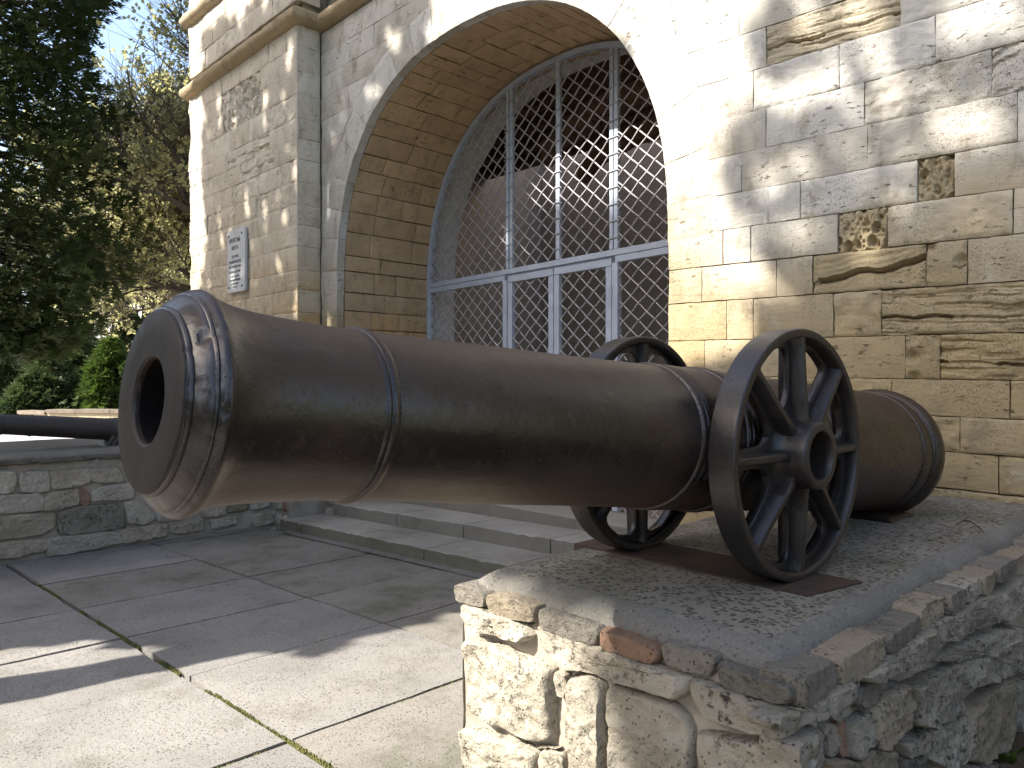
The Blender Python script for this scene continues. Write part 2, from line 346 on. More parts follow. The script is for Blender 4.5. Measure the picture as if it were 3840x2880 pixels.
# ------------------------------------------------------------------ stone piece builders
def grid_block(name, u0, u1, v0, v1, fmap, mat, parent, res=.07, kind='plain', depth=.12, lim=None, gap=.004, seed=None, amp=.006):
    """ashlar block: displaced front face plus sides running back into the wall. fmap(u, v, out) -> world"""
    sd = RN.random()*50 if seed is None else seed
    if lim:                                       # part of the block lies over the opening: start at the height where it clears it
        ok = [v0+(v1-v0)*i/40 for i in range(41) if min(u1-gap, lim(v0+(v1-v0)*i/40)[1])-max(u0+gap, lim(v0+(v1-v0)*i/40)[0]) > .004]
        if len(ok) < 3: return None
        v0 = ok[0] if ok[0] > v0+1e-6 else v0
    nu = max(3, int((u1-u0)/res)); nv = max(3, int((v1-v0)/res)); vs = []
    nu = min(nu, 150); nv = min(nv, 60)
    off = RN.uniform(-.003, .003); H = v1-v0; Wd = u1-u0
    for j in range(nv+1):
        v = v0+gap+(H-2*gap)*j/nv
        lo, hi = (u0+gap, u1-gap)
        if lim:
            a, c = lim(v); lo = max(lo, a); hi = min(hi, c)
            if hi < lo: hi = lo = (lo if abs(lo-(u0+gap)) < 1e-6 else hi)
        for i in range(nu+1):
            u = lo+(hi-lo)*i/nu
            de = min((u-lo), (hi-u), (v-v0-gap), (v1-gap-v)); ed = min(1., de/.018)
            d = fbm((u*4+sd, v*4, sd))*amp+off
            if kind == 'pitted':
                p = Vector((u*30+sd, v*24, sd)); f = noise.voronoi(p)[0]; big = noise.voronoi(Vector((u*15+sd, v*10, 2)))[0][0]
                d += -.030*max(0, .45-f[0])/.45-.075*(max(0, .42-big)/.42)**.7-.035*max(0, fbm((u*26+sd, v*8, 1), 4))-.010
            elif kind == 'layered':
                q = v+.10*(u-u0)*(.35 if seed is None else .2)+.02*fbm((u*3, v*2, sd)); l = noise.noise(Vector((u*1.6+sd, q*34, sd)))+.6*noise.noise(Vector((u*5, q*75, sd+3)))
                d += -.022*max(0, l)-.014*max(0, -fbm((u*9, q*16, sd+5)))
                cr = abs(q-(v0+H*.42)-.016*fbm((u*6, 0, sd), 3)); d += -.055*max(0, 1-cr/.012)*(1 if fbm((u*2.2, 1, sd)) > -.25 else .3)
            elif kind == 'crevice':
                q = v-.13*(u-u0)+.03*fbm((u*3, v*2, sd)); l = noise.noise(Vector((u*2+sd, q*30, sd))); d += -.016*max(0, l)*(1 if v > v0+.5*H else .4)
                cr = q-(v0+H*.30); d += -.06*max(0, 1-abs(cr)/.022)*(1 if u > u0+.06*Wd else 0)
                if cr < 0: d += -.018*max(0, 1+cr/.09)
            elif kind == 'scaled':
                q = (v-v0)/H-.9*(1-(abs((u-u0)/Wd-.75))**2)*.6+.25*fbm((u*4, v*4, sd)); st = (q*5) % 1.; d += -.022*st*max(0, min(1, 3*fbm((u*3, v*3, sd+2))+.8))
            elif kind == 'rough':
                d += fbm((u*14+sd, v*14, sd), 5)*.014-.006
            elif kind == 'spots':
                big = noise.voronoi(Vector((u*8+sd, v*8, 2)))[0][0]; d += -.05*max(0, .35-big)/.35
            elif kind == 'pecked':
                d += -.008*max(0, fbm((u*22+sd, v*26, sd), 3))
            d -= .007*(1-ed)**2
            wx = fbm((u*11, v*11, sd))*.003 if de < 1e-6 else 0
            vs.append(fmap(u+wx, v+wx, d))
    fs = [(j*(nu+1)+i, j*(nu+1)+i+1, (j+1)*(nu+1)+i+1, (j+1)*(nu+1)+i) for j in range(nv) for i in range(nu)]
    rim = [(i, 0) for i in range(nu+1)]+[(nu, j) for j in range(1, nv+1)]+[(i, nv) for i in range(nu-1, -1, -1)]+[(0, j) for j in range(nv-1, 0, -1)]
    base = len(vs); ids = [j*(nu+1)+i for i, j in rim]
    for (i, j) in rim:
        v = v0+gap+(H-2*gap)*j/nv; lo, hi = (u0+gap, u1-gap)
        if lim:
            a, c = lim(v); lo = max(lo, a); hi = min(hi, c)
            if hi < lo: hi = lo = (lo if abs(lo-(u0+gap)) < 1e-6 else hi)
        vs.append(fmap(lo+(hi-lo)*i/nu, v, -depth))
    L = len(ids)
    fs += [(ids[k], base+k, base+(k+1) % L, ids[(k+1) % L]) for k in range(L)]
    return obj(name, vs, fs, mat, parent, 35)

def resample(poly, step):
    out = []
    for i in range(len(poly)):
        a, c = poly[i], poly[(i+1) % len(poly)]; L = math.hypot(c[0]-a[0], c[1]-a[1]); n = max(1, round(L/step))
        for k in range(n): out.append((a[0]+(c[0]-a[0])*k/n, a[1]+(c[1]-a[1])*k/n))
    return out
def smooth_poly(p, it=2):
    for _ in range(it): p = [((p[i-1][0]+2*p[i][0]+p[(i+1) % len(p)][0])/4, (p[i-1][1]+2*p[i][1]+p[(i+1) % len(p)][1])/4) for i in range(len(p))]
    return p
def stone(poly, fmap, mat, parent, height=.03, step=.014, name='stone', sharp=.35, rugged=1., sink=.05, round_=1., grow=1.035):
    """rubble stone: outline on a wall plane, pillowed and weathered. fmap(u, v, out) -> world"""
    sd = RN.random()*90
    ox = sum(p[0] for p in poly)/len(poly); oy = sum(p[1] for p in poly)/len(poly); poly = [(ox+(p[0]-ox)*grow, oy+(p[1]-oy)*grow) for p in poly]
    P = smooth_poly(resample(poly, step), 1)
    cx = sum(p[0] for p in P)/len(P); cy = sum(p[1] for p in P)/len(P); n = len(P)
    size = max(max(p[0] for p in P)-min(p[0] for p in P), max(p[1] for p in P)-min(p[1] for p in P))
    P = [(x+fbm((x*22+sd, y*22, 1))*.005, y+fbm((x*22, y*22+sd, 5))*.005) for x, y in P]
    rings = [1., 1., .99, .97, .94, .90, .85, .79, .72, .64, .55, .45, .34, .22, .10]
    tx, ty = RN.uniform(-.06, .06), RN.uniform(-.06, .06)
    vs = []
    for k, s in enumerate(rings):
        for (x, y) in P:
            u, v = cx+(x-cx)*s, cy+(y-cy)*s
            if k == 0: h = -sink
            elif k == 1: h = -.012
            else:
                e = min(1, (1-s)/(sharp*round_)); h = height*(1-(1-e)**2.2)
                cell = noise.voronoi(Vector((u*11+sd, v*11, sd)))[0]; h += rugged*(fbm((u*8+sd, v*8, sd))*.012+fbm((u*30, v*30+sd, sd), 4)*.007+(cell[1]-cell[0])*.010-.006)*min(1, .35+e)+tx*(u-cx)+ty*(v-cy)
            vs.append(fmap(u, v, h))
    vs.append(fmap(cx, cy, height+rugged*fbm((cx*9+sd, cy*9, sd))*.008))
    fs = []
    for k in range(len(rings)-1):
        for i in range(n): fs.append((k*n+i, k*n+(i+1) % n, (k+1)*n+(i+1) % n, (k+1)*n+i))
    c = len(vs)-1; k = len(rings)-1
    fs += [(k*n+i, k*n+(i+1) % n, c) for i in range(n)]
    return obj(name, vs, fs, mat, parent, 50)

# ------------------------------------------------------------------ the fortress gate
YW, YT, XT = 4.6, 4.29, -8.08                  # gate wall face, tower face, tower return
AC, AR, AS, AP = -5.43, 2.30, 2.70, 2.3        # arch centre, half width, springing height, curve power
def arch_z(X, c=AC, r=AR, s=AS, rv=2.30):
    u = abs(X-c)/r; return s+rv*max(0, 1-u**AP)**(1/AP) if u < 1 else s
def arch_half(Z, r=AR, s=AS, rv=2.30):
    if Z <= s: return r
    t = (Z-s)/rv; return r*max(0, 1-t**AP)**(1/AP) if t < 1 else -1
gate = thing('fortress_gate', (AC, YW, 0), 'old limestone fortress gatehouse with a wide arched passage and projecting corner tower', 'gatehouse')
TOP = 7.6
# wall core (joint mortar shows between the blocks)
b = MB(); yf = YW+.105
b.quad((XT, yf, -.3), (AC-AR, yf, -.3), (AC-AR, yf, TOP), (XT, yf, TOP)); b.quad((AC+AR, yf, -.3), (4.5, yf, -.3), (4.5, yf, TOP), (AC+AR, yf, TOP))
N = 48; xs = [AC+AR*math.sin((i/N-.5)*math.pi) for i in range(N+1)]
for i in range(N): b.quad((xs[i], yf, arch_z(xs[i])), (xs[i+1], yf, arch_z(xs[i+1])), (xs[i+1], yf, TOP), (xs[i], yf, TOP))
b.quad((4.5, yf, -.3), (4.5, 11, -.3), (4.5, 11, TOP), (4.5, yf, TOP)); b.quad((XT-3.3, yf, TOP), (4.5, yf, TOP), (4.5, 9.4, TOP), (XT-3.3, 9.4, TOP))  # roof stops short: added slot that lets skylight into the chamber
b.quad((-11.38, 11, -.3), (4.5, 11, -.3), (4.5, 11, TOP), (-11.38, 11, TOP))
wallc = b.build('wall', M['joint'], gate)
fW = lambda u, v, o: Vector((u, YW-o, v+.0165*(-2-u) if u > -3.2 else v+.0165*(1.2)*max(0, min(1, 1))))
def wall_tilt(u): return .0165*(-2-max(u, -3.2))
fW = lambda u, v, o: Vector((u, YW-o, v+wall_tilt(u)))
# measured courses of the right-hand wall
CZ = [0.0, .27, .52, .77, 1.01, 1.215, 1.41, 1.615, 1.865, 2.135, 2.38, 2.62, 2.86, 3.12, 3.38, 3.65, 3.91, 4.18, 4.46, 4.73, 5.0, 5.28, 5.56, 5.80]
def pxX(px, py): return onY(px, py, YW).x
Z2 = lambda x, y: (2440+x/1.58, 900+y/1.58)
Z4 = lambda x, y: (2400+x/1.276, y/1.276)
JN = {9: [pxX(*Z2(298, 260)), pxX(*Z2(740, 230)), pxX(*Z2(957, 210)), pxX(*Z2(1632, 160)), pxX(*Z2(1875, 130))],
      10: [pxX(*Z2(425, 90)), pxX(*Z2(590, 70)), pxX(*Z2(1107, 20)), pxX(*Z2(1400, 10)), pxX(*Z4(1785, 1000))],
      8: [pxX(*Z2(447, 450)), pxX(*Z2(605, 440)), pxX(*Z2(1080, 450)), pxX(*Z2(1363, 430))],
      7: [pxX(*Z2(317, 660)), pxX(*Z2(780, 690)), pxX(*Z2(1507, 690)), pxX(*Z2(1715, 690))],
      6: [pxX(*Z2(700, 900)), pxX(*Z2(1425, 850))], 5: [pxX(*Z2(1000, 1150)), pxX(*Z2(1830, 1150))], 4: [pxX(*Z2(1300, 1400)), pxX(*Z2(2060, 1400))],
      11: [pxX(*Z4(610, 1000)), pxX(*Z4(765, 970)), pxX(*Z4(1325, 860)), pxX(*Z4(1503, 850))],
      12: [pxX(*Z4(485, 850)), pxX(*Z4(1088, 720)), pxX(*Z4(1805, 590))],
      13: [pxX(*Z4(600, 640)), pxX(*Z4(1070, 500)), pxX(*Z4(1680, 370))],
      14: [pxX(*Z4(540, 530)), pxX(*Z4(950, 430)), pxX(*Z4(1410, 250))],
      15: [pxX(*Z4(600, 350)), pxX(*Z4(1240, 280))], 16: [pxX(*Z4(880, 200)), pxX(*Z4(1335, 160))]}
KIND = {(9, 3): 'crevice', (10, 3): 'pitted', (11, 3): 'pitted', (8, 4): 'layered', (7, 3): 'spots', (7, 4): 'layered', (13, 3): 'scaled', (9, 4): 'spots', (8, 3): 'rough', (14, 3): 'pecked',
        (13, 2): 'rough', (5, 1): 'rough', (4, 2): 'rough', (12, 2): 'pecked', (11, 2): 'pecked', (15, 1): 'layered2', (9, 5): 'plain', (16, 0): 'layered2', (6, 1): 'rough', (5, 2): 'pecked'}
RING = .36
def ext_half(Z): return arch_half(Z, AR+RING-.02, AS, 2.30+RING-.02) if Z > AS else AR
def limR(v): h = ext_half(v+.0198); return ((AC+h+.004) if h > 0 else -99, 99)
def limL(v): h = ext_half(v); return (-99, (AC-h-.004) if h > 0 else 99)
for r in range(len(CZ)-1):
    z0, z1 = CZ[r], CZ[r+1]
    js = [x for x in JN.get(r, []) if AC < x]
    start = AC+max(0, min(arch_half(z0), AR)) if z0 < 5.0 else AC
    xl = AC if z1 > 4.9 else AC+max(arch_half(min(z1+.02, 4.999)), .0)
    cuts = [xl]+[x for x in js if x > xl+.12]
    x = cuts[-1]
    while x < (.9 if r > 2 else .2): x += RN.uniform(.42, .95); cuts.append(x)
    # long gaps between the arch and the first measured joint are filled as well
    full = [cuts[0]]
    for c in cuts[1:]:
        while c-full[-1] > 1.05 and full[-1] < -3.0: full.append(full[-1]+RN.uniform(.45, .75))
        full.append(c)
    for k in range(len(full)-1):
        kd = 'plain'
        if r in JN:
            for (rr, kk), v in KIND.items():
                if rr == r and kk < len(JN[r])+1:
                    lo = JN[r][kk-1] if kk > 0 else -99; 
                    if abs(full[k]-lo) < .02: kd = v
        if kd == 'layered2': kd = 'layered'
        fine = kd in ('pitted', 'layered', 'crevice', 'scaled', 'spots', 'rough', 'pecked')
        if kd == 'plain' and RN.random() < .3: kd = 'pecked'; fine = full[k] > -2.6
        grid_block('stone_block', full[k], full[k+1], z0, z1, fW, M['eroded'] if kd in ('layered', 'crevice', 'pitted', 'spots') else M['wall'], wallc,
                   .0062 if kd in ('crevice', 'pitted', 'layered') else .011 if fine else .055, kd, .12, limR if z1 > 2.5 and full[k] < -3 else (lambda v: (AC+AR+.004, 99)) if full[k] < -3 else None, RN.uniform(.002, .0042) if r < 11 else RN.uniform(.0008, .0024))
# left of the arch: narrow strip beside the tower and the left spandrel
CL = [i*.262 for i in range(0, 23)]
for r in range(len(CL)-1):
    z0, z1 = CL[r], CL[r+1]
    xr = AC if z1 > 4.9 else AC-max(arch_half(min(z1, 4.99)), 0)
    cuts = [XT+.006]; x = XT
    while True:
        x += RN.uniform(.4, .75)
        if x > xr-.25: break
        cuts.append(x)
    cuts.append(AC if z1 > 4.9 else AC-max(arch_half(min(z1, 4.99)), 0))
    for k in range(len(cuts)-1):
        if cuts[k+1]-cuts[k] < .04: continue
        grid_block('stone_block', cuts[k], cuts[k+1], z0, z1, lambda u, v, o: Vector((u, YW-o, v)), M['wall'], wallc, .05, 'pecked' if RN.random() < .3 else 'plain', .10, limL if z1 > 2.5 else (lambda v: (-99, AC-AR-.004)), RN.uniform(.0008, .002))
# vault soffit and the ring of voussoirs on the face
YG = 5.95
def prof(n, c, r, s, rv, z0=-.2):
    """arch outline from left foot to right foot with arc lengths"""
    P = [(c-r, z0), (c-r, s*.5), (c-r, s)]
    for i in range(1, n):
        a = math.pi-math.pi*i/n; cx = math.copysign(abs(math.cos(a))**(2/AP), math.cos(a)); sz = math.sin(a)**(2/AP); P.append((c+r*cx, s+rv*sz))
    P += [(c+r, s), (c+r, s*.5), (c+r, z0)]
    return P
PF = prof(80, AC, AR, AS, 2.30); PB = prof(80, -5.37, 2.35, AS, 2.27)
SL_ = [0.]
for i in range(1, len(PF)): SL_.append(SL_[-1]+math.hypot(PF[i][0]-PF[i-1][0], PF[i][1]-PF[i-1][1]))
def vmap(u, s, o):                               # u: depth (Y), s: arc length, o: inward
    i = 0
    lo, hi = 0, len(SL_)-2
    while lo < hi:
        mid = (lo+hi+1)//2
        if SL_[mid] <= s: lo = mid
        else: hi = mid-1
    i = lo; t = (s-SL_[i])/(SL_[i+1]-SL_[i]); f = (u-YW)/(YG-YW)
    def pt(j): return ((PF[j][0]*(1-f)+PB[j][0]*f), (PF[j][1]*(1-f)+PB[j][1]*f))
    a, c = pt(i), pt(i+1); x = a[0]+(c[0]-a[0])*t; z = a[1]+(c[1]-a[1])*t
    a0, c0 = pt(max(i-1, 0)), pt(min(i+2, len(PF)-1)); tx, tz = c0[0]-a0[0], c0[1]-a0[1]; L = math.hypot(tx, tz)
    return Vector((x+tz/L*o, u, z-tx/L*o))
def rmap(sv, r, o):
    p = vmap(YW, sv, 0); q = vmap(YW, sv, -.2); d = (q-p)/.2; return Vector((p.x+d.x*r, YW-o-.003, p.z+d.z*r))
b = MB()
nS = 60
for i in range(nS):
    s0, s1 = SL_[-1]*i/nS, SL_[-1]*(i+1)/nS
    for y0, y1 in ((YW+.03, 5.3), (5.3, YG+.1)): b.quad(vmap(y0, s0, -.055), vmap(y1, s0, -.055), vmap(y1, s1, -.055), vmap(y0, s1, -.055))
vault = b.build('vault', M['joint'], gate, 60)
s = SL_[2]-.10; sE = SL_[-3]+.10
while s < sE-.02:
    s1 = s+RN.uniform(.26, .40); s1 = sE if s1 > sE-.2 else s1
    grid_block('voussoir', s, s1, -.004, RING, rmap, M['wall'], wallc, .03, 'pecked' if RN.random() < .4 else 'plain', .11, None, RN.uniform(.0008, .002)); s = s1
s = .0
while s < SL_[-1]-.05:
    s1 = min(SL_[-1], s+RN.uniform(.16, .29)); y = YW+.112
    while y < YG-.02:
        y1 = y+RN.uniform(.26, .62); y1 = YG+.04 if y1 > YG-.2 else y1
        kd = RN.choice(['plain', 'plain', 'rough', 'pecked', 'plain'])
        grid_block('stone_block', y, y1, s, s1, vmap, M['vault'], vault, .035, kd, .06, None, RN.uniform(.003, .009), None, .009); y = y1
    s = s1
# tower
b = MB(); yt = YT+.10
b.box(-11.30, XT-.045, yt, 6.3, -.3, TOP)
tower = b.build('tower', M['joint'], gate)
z = .0; r = 0; XL = -11.38
while z < 7.3:
    z1 = z+RN.uniform(.235, .285)
    if 5.72 < z < 5.99: z = z1; continue
    grid_block('stone_block', YT+.004, YW-.003, z, z1, lambda u, v, o: Vector((XT+o, u, v)), M['tower'], tower, .04, 'plain', .05, None, .0018)
    x = XL; first = True
    while x < XT-.02:
        x1 = x+RN.uniform(.38, .85); x1 = XT-.004 if x1 > XT-.25 else x1
        q = RN.random(); kd = 'plain' if q < .55 else 'pecked' if q < .8 else 'rough'
        if 4.9 < z < 5.3 and -10.0 < (x+x1)/2 < -9.1: kd = 'pitted'
        if 4.1 < z < 4.5 and -9.9 < (x+x1)/2 < -8.9: kd = 'layered'
        if 2.3 < z < 2.75 and -10.3 < (x+x1)/2 < -9.4: kd = 'rough'
        lim = (lambda v: (XL+.05*(1+fbm((0, v*2, 3))), 99)) if first else None
        grid_block('stone_block', x, x1, z, z1, lambda u, v, o: Vector((u, YT-o-.35*max(0, (-11.22-u))**1.3, v)), M['tower'], tower, .02 if kd != 'plain' else .045, kd, .14, lim, RN.uniform(.0008, .0026)); x = x1; first = False
    z = z1
# half-round string courses with mitred corners
def cornice(path, z, name, out=.12, h=.2):
    prf = [(-.02, -h*.5)]+[(out*math.cos(a)*(1 if a < 0 else .95), h*.5*math.sin(a)) for a in [(-90+15*i)*math.pi/180 for i in range(13)]]+[(-.02, h*.5)]
    P = [Vector((*p, 0)) for p in path]; rows = []
    full = []
    for i in range(len(P)-1):
        L = (P[i+1]-P[i]).length; n = max(1, int(L/.07))
        for k in range(n): full.append((P[i].lerp(P[i+1], k/n), i if k else -i-1))
    full.append((P[-1], -len(P)))
    vs = []; m_ = len(prf)
    for (p, code) in full:
        if code < 0:
            k = -code-1; d0 = (P[k]-P[k-1]).normalized() if k > 0 else (P[k+1]-P[k]).normalized(); d1 = (P[k+1]-P[k]).normalized() if k < len(P)-1 else d0
        else: d0 = d1 = (P[code+1]-P[code]).normalized()
        n0, n1 = Vector((d0.y, -d0.x, 0)), Vector((d1.y, -d1.x, 0)); nn = (n0+n1).normalized(); nn = nn/max(.3, nn.dot(n0))
        for (o, zz) in prf:
            q = p+nn*o+Vector((0, 0, z+zz)); e = fbm((q.x*5, q.y*5, q.z*7))*.010+min(0, fbm((q.x*13, q.y*13, q.z*13), 3)+.15)*.03*(o > 0)
            vs.append(q+nn*e)
    fs = [(i*m_+k, i*m_+k+1, (i+1)*m_+k+1, (i+1)*m_+k) for i in range(len(full)-1) for k in range(m_-1)]
    fs = [f[::-1] for f in fs]; fs.append(tuple(range(m_))); fs.append(tuple((len(full)-1)*m_+k for k in range(m_))[::-1])
    return obj(name, vs, fs, M['cornice'], gate, 50)
cornice([(-11.47, YT-.0), (XT, YT), (XT, YW), (4.4, YW)], 5.88, 'string_course')
cornice([(-11.47, YT-.0), (XT, YT), (XT, YW), (4.4, YW)], 6.95, 'string_course')
# passage behind the gate, whitewashed, and the brown chamber beyond
PG = prof(60, -5.37, 2.36, AS, 2.29); PK = prof(60, -5.37, 2.40, AS, 2.40)
b = MB()
for i in range(len(PG)-1):
    b.quad((PG[i][0], YG+.01, PG[i][1]), (PK[i][0], 6.42, PK[i][1]), (PK[i+1][0], 6.42, PK[i+1][1]), (PG[i+1][0], YG+.01, PG[i+1][1]))
b.build('passage_plaster', M['plaster'], gate, 60)
b = MB(); x0, x1, y1, zt = -10.4, -.6, 10.85, 7.58
for i in range(len(PK)-1):
    a, c = PK[i], PK[i+1]
    if abs(c[0]-a[0]) > 1e-4: b.quad((a[0], 6.425, a[1]), (a[0], 6.425, zt), (c[0], 6.425, zt), (c[0], 6.425, c[1]))
b.quad((x0, 6.425, -.2), (x0, 6.425, zt), (PK[0][0], 6.425, zt), (PK[0][0], 6.425, -.2)); b.quad((PK[-1][0], 6.425, -.2), (PK[-1][0], 6.425, zt), (x1, 6.425, zt), (x1, 6.425, -.2))
b.quad((x0, y1, -.2), (x1, y1, -.2), (x1, y1, zt), (x0, y1, zt)); b.quad((x0, 6.425, -.2), (x0, y1, -.2), (x0, y1, zt), (x0, 6.425, zt)); b.quad((x1, 6.425, -.2), (x1, y1, -.2), (x1, y1, zt), (x1, 6.425, zt))
b.build('chamber', M['room'], gate)
for k in range(5):
    y = 6.7+.62*k; b = MB(); b.box(x0+.02, x1-.02, y, y+.2, 5.32+RN.uniform(-.03, .03), 5.62); b.build('ceiling_beam', M['timber'], gate)
b = MB(); b.box(x0+.01, x1-.01, 6.43, 9.4, 5.63, 5.7); b.build('ceiling_boards', M['timber'], gate)  # boards end at the added roof slot, open for skylight behind
for k, (dx, dz, th) in enumerate(((0, 0, .26), (.1, -.30, .2))):
    b = MB(); pr = prof(30, -5.2+dx, 2.25-k*.25, AS, 2.3+dz)[11:-11]
    for i in range(len(pr)-1):
        (ax, az), (cx, cz) = pr[i], pr[i+1]; t_ = th*(1+.4*fbm((i*.3, k, 2)))
        b.hexa([(ax, 6.9+k*.4, az-t_), (cx, 6.9+k*.4, cz-t_), (cx, 7.1+k*.4, cz-t_), (ax, 7.1+k*.4, az-t_), (ax, 6.9+k*.4, az), (cx, 6.9+k*.4, cz), (cx, 7.1+k*.4, cz), (ax, 7.1+k*.4, az)])
    b.build('timber_centring', M['timber'], gate)

# ------------------------------------------------------------------ steps
steps = thing('stone_steps', (-5, 4.3, 0), 'low concrete steps leading up to the barred archway', 'steps')
def step_row(y0, y1, rise, zb, joints, x0, x1, mat):
    xs = [x0]+[j for j in joints if x0 < j < x1]+[x1]
    for i in range(len(xs)-1):
        a, c = xs[i]+.006, xs[i+1]-.006; n = 14; b = MB()
        pr = [(y0, zb), (y0, .0), (y0+.005, -.012), (y0+.016, -.003), (y0+.05, 0), ((y0+y1)/2, .001), (y1, 0)]
        for k in range(n+1):
            x = a+(c-a)*k/n; sk = .03*(x+6.4)
            for q, (yy, dz) in enumerate(pr):
                e = fbm((x*6, yy*6, zb*3)); ch = max(0, fbm((x*16, yy*3, 4))-.1)*.03 if 1 <= q <= 3 else 0
                zz = fz(x)+zb if q == 0 else fz(x)+rise+dz-ch
                b.v.append(Vector((x, yy+sk+e*.004+ch*.6 if q < 4 else yy+sk, zz+(0 if q == 0 else fbm((x*3, yy*3, 9))*.003))))
        m_ = len(pr); b.f = [(k*m_+q, (k+1)*m_+q, (k+1)*m_+q+1, k*m_+q+1) for k in range(n) for q in range(m_-1)]
        b.f.append(tuple(range(m_))[::-1]); b.f.append(tuple(n*m_+q for q in range(m_)))
        b.build('step_block', mat, steps, 40)
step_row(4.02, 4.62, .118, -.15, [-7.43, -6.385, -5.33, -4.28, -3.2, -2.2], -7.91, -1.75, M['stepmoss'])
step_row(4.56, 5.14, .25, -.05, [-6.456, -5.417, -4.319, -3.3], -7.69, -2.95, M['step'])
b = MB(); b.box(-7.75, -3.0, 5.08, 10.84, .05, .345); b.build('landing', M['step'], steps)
b = MB()
for k in range(40):
    x = -7.7+k*.11; y = 4.02+.03*(x+6.4)
    b.quad((x, y-.10-.02*fbm((x*4, 0, 0)), fz(x)+.006), (x+.115, y-.10-.02*fbm((x*4+.46, 0, 0)), fz(x+.115)+.006), (x+.115, y+.01, fz(x)+.014), (x, y+.01, fz(x)+.014))
b.build('mortar_fillet', M['slabedge'], steps)

# ------------------------------------------------------------------ iron gate
GL, GR_ = Vector((-7.7, 5.948, 0)), Vector((-3.1, 5.54, 0)); GD = (GR_-GL).normalized(); GN = Vector((GD.y, -GD.x, 0))   # GN faces the plaza
def G(u, z, o=0): p = GL+GD*u+GN*o; return Vector((p.x, p.y, z))
UC, UR = 2.32, 2.32
def garch(u): t = abs(u-UC)/UR; return AS+2.235*max(0, 1-t**AP)**(1/AP) if t < 1 else AS
barred = thing('barred_gate', G(UC, .345), 'blue-grey steel gate of diamond wire mesh filling the archway', 'gate')
def bar(name, u0, z0, u1, z1, o0=-.02, o1=.02, parent=None, mat=None):
    b = MB(); c = .004
    P = [(u0, z0), (u1, z0), (u1, z1), (u0, z1)]
    b.add([G(u, z, o0) for u, z in P]+[G(u, z, o1-c) for u, z in P]+[G(u+(c if u == u0 else -c), z+(c if z == z0 else -c), o1) for u, z in P],
          [(3, 2, 1, 0), (8, 9, 10, 11)]+[(i, (i+1) % 4, 4+(i+1) % 4, 4+i) for i in range(4)]+[(4+i, 4+(i+1) % 4, 8+(i+1) % 4, 8+i) for i in range(4)])
    return b.build(name, mat or M['paint'], parent or barred)
ZB = .35
b = MB(); n = 64; prev = None
ring = [(UC-UR, ZB)]+[(UC+UR*math.copysign(abs(math.cos(a))**(2/AP), math.cos(a)), AS+2.235*math.sin(a)**(2/AP)) for a in [math.pi-math.pi*i/n for i in range(n+1)]]+[(UC+UR, ZB)]
for i, (u, z) in enumerate(ring):
    a, c = ring[max(i-1, 0)], ring[min(i+1, len(ring)-1)]; tx, tz = c[0]-a[0], c[1]-a[1]; L = math.hypot(tx, tz); nx, nz = tz/L, -tx/L
    for w_, o in ((-.012, .035), (-.012, -.035), (.042, -.035), (.042, .035)): b.v.append(G(u+nx*w_, z+nz*w_, o))
for i in range(len(ring)-1):
    for k in range(4): b.f.append((i*4+k, i*4+(k+1) % 4, (i+1)*4+(k+1) % 4, (i+1)*4+k))
b.build('arch_frame', M['paint'], barred, 40)
bar('rail', .02, 2.783, 4.62, 2.842, -.03, .03); bar('rail', .02, 2.716, 1.60, 2.778, -.03, .028); bar('rail', 3.29, 2.716, 4.62, 2.778, -.03, .028); bar('rail', 1.6, 2.768, 3.29, 2.779, -.03, .012)
bar('post', .0, ZB, .05, 2.72, -.03, .03)
bar('post', 1.570, ZB, 1.640, 2.716, -.03, .03); bar('post', 3.253, ZB, 3.325, 2.716, -.03, .03)
for u0, u1 in ((1.614, 1.657), (1.679, 1.728), (2.444, 2.503), (3.206, 3.253), (3.265, 3.315)): bar('upright', u0, 2.846, u1, garch((u0+u1)/2)-.03, -.018, .018)
leaves = []
for (u0, u1) in ((1.652, 2.412), (2.424, 3.240)):
    l = bar('gate_leaf', u0, 2.690, u1, 2.762, -.025, .025); leaves.append(l)
    bar('stile', u0, ZB+.02, u0+.076, 2.687, -.025, .024, l); bar('stile', u1-.076, ZB+.02, u1, 2.687, -.025, .024, l); bar('bottom_rail', u0+.08, ZB+.02, u1-.08, ZB+.09, -.025, .024, l)
for u, z in ((1.646, 2.40), (3.246, 2.42), (1.646, .9), (3.246, .9)):
    b = MB(); b.tube([G(u, z-.075, .036), G(u, z-.027, .036)], .014, 10); b.tube([G(u, z-.025, .036), G(u, z+.025, .036)], .014, 10); b.tube([G(u, z+.027, .036), G(u, z+.075, .036)], .014, 10); b.build('hinge', M['paint'], barred, 40)
PU, PZ, U0, Z0 = .0965, .0798, 2.602, 2.627
def mesh_panel(u0, u1, z0, ztop, parent):
    """diamond mesh of crimped wires clipped to a panel; ztop is a function of u"""
    b = MB(); ins = lambda u, z: u0 <= u <= u1 and z0 <= z <= ztop(u)
    zmax = max(ztop(u0+(u1-u0)*i/20) for i in range(21))
    for fam in (1, -1):
        ks = [((u-U0)/PU-fam*(z-Z0)/PZ) for u in (u0, u1) for z in (z0, zmax)]
        for k in range(math.floor(min(ks)/2)*2, math.ceil(max(ks))+2, 2):
            run = []; n0 = int((z0-Z0)/PZ)-2; n1 = int((zmax-Z0)/PZ)+2
            for q in range(n0*4, n1*4+1):
                t = q/4; z = Z0+t*PZ; u = U0+(k+fam*t)*PU
                if ins(u, z): run.append((u, z, t))
                else:
                    if len(run) > 1: b.tube([G(a, c, .004+fam*.0045*math.cos(math.pi*tt)) for a, c, tt in run], .0076, 6)
                    run = []
            if len(run) > 1: b.tube([G(a, c, .004+fam*.0045*math.cos(math.pi*tt)) for a, c, tt in run], .0076, 6)
    return b.build('wire_mesh', M['wire'], parent, 60)
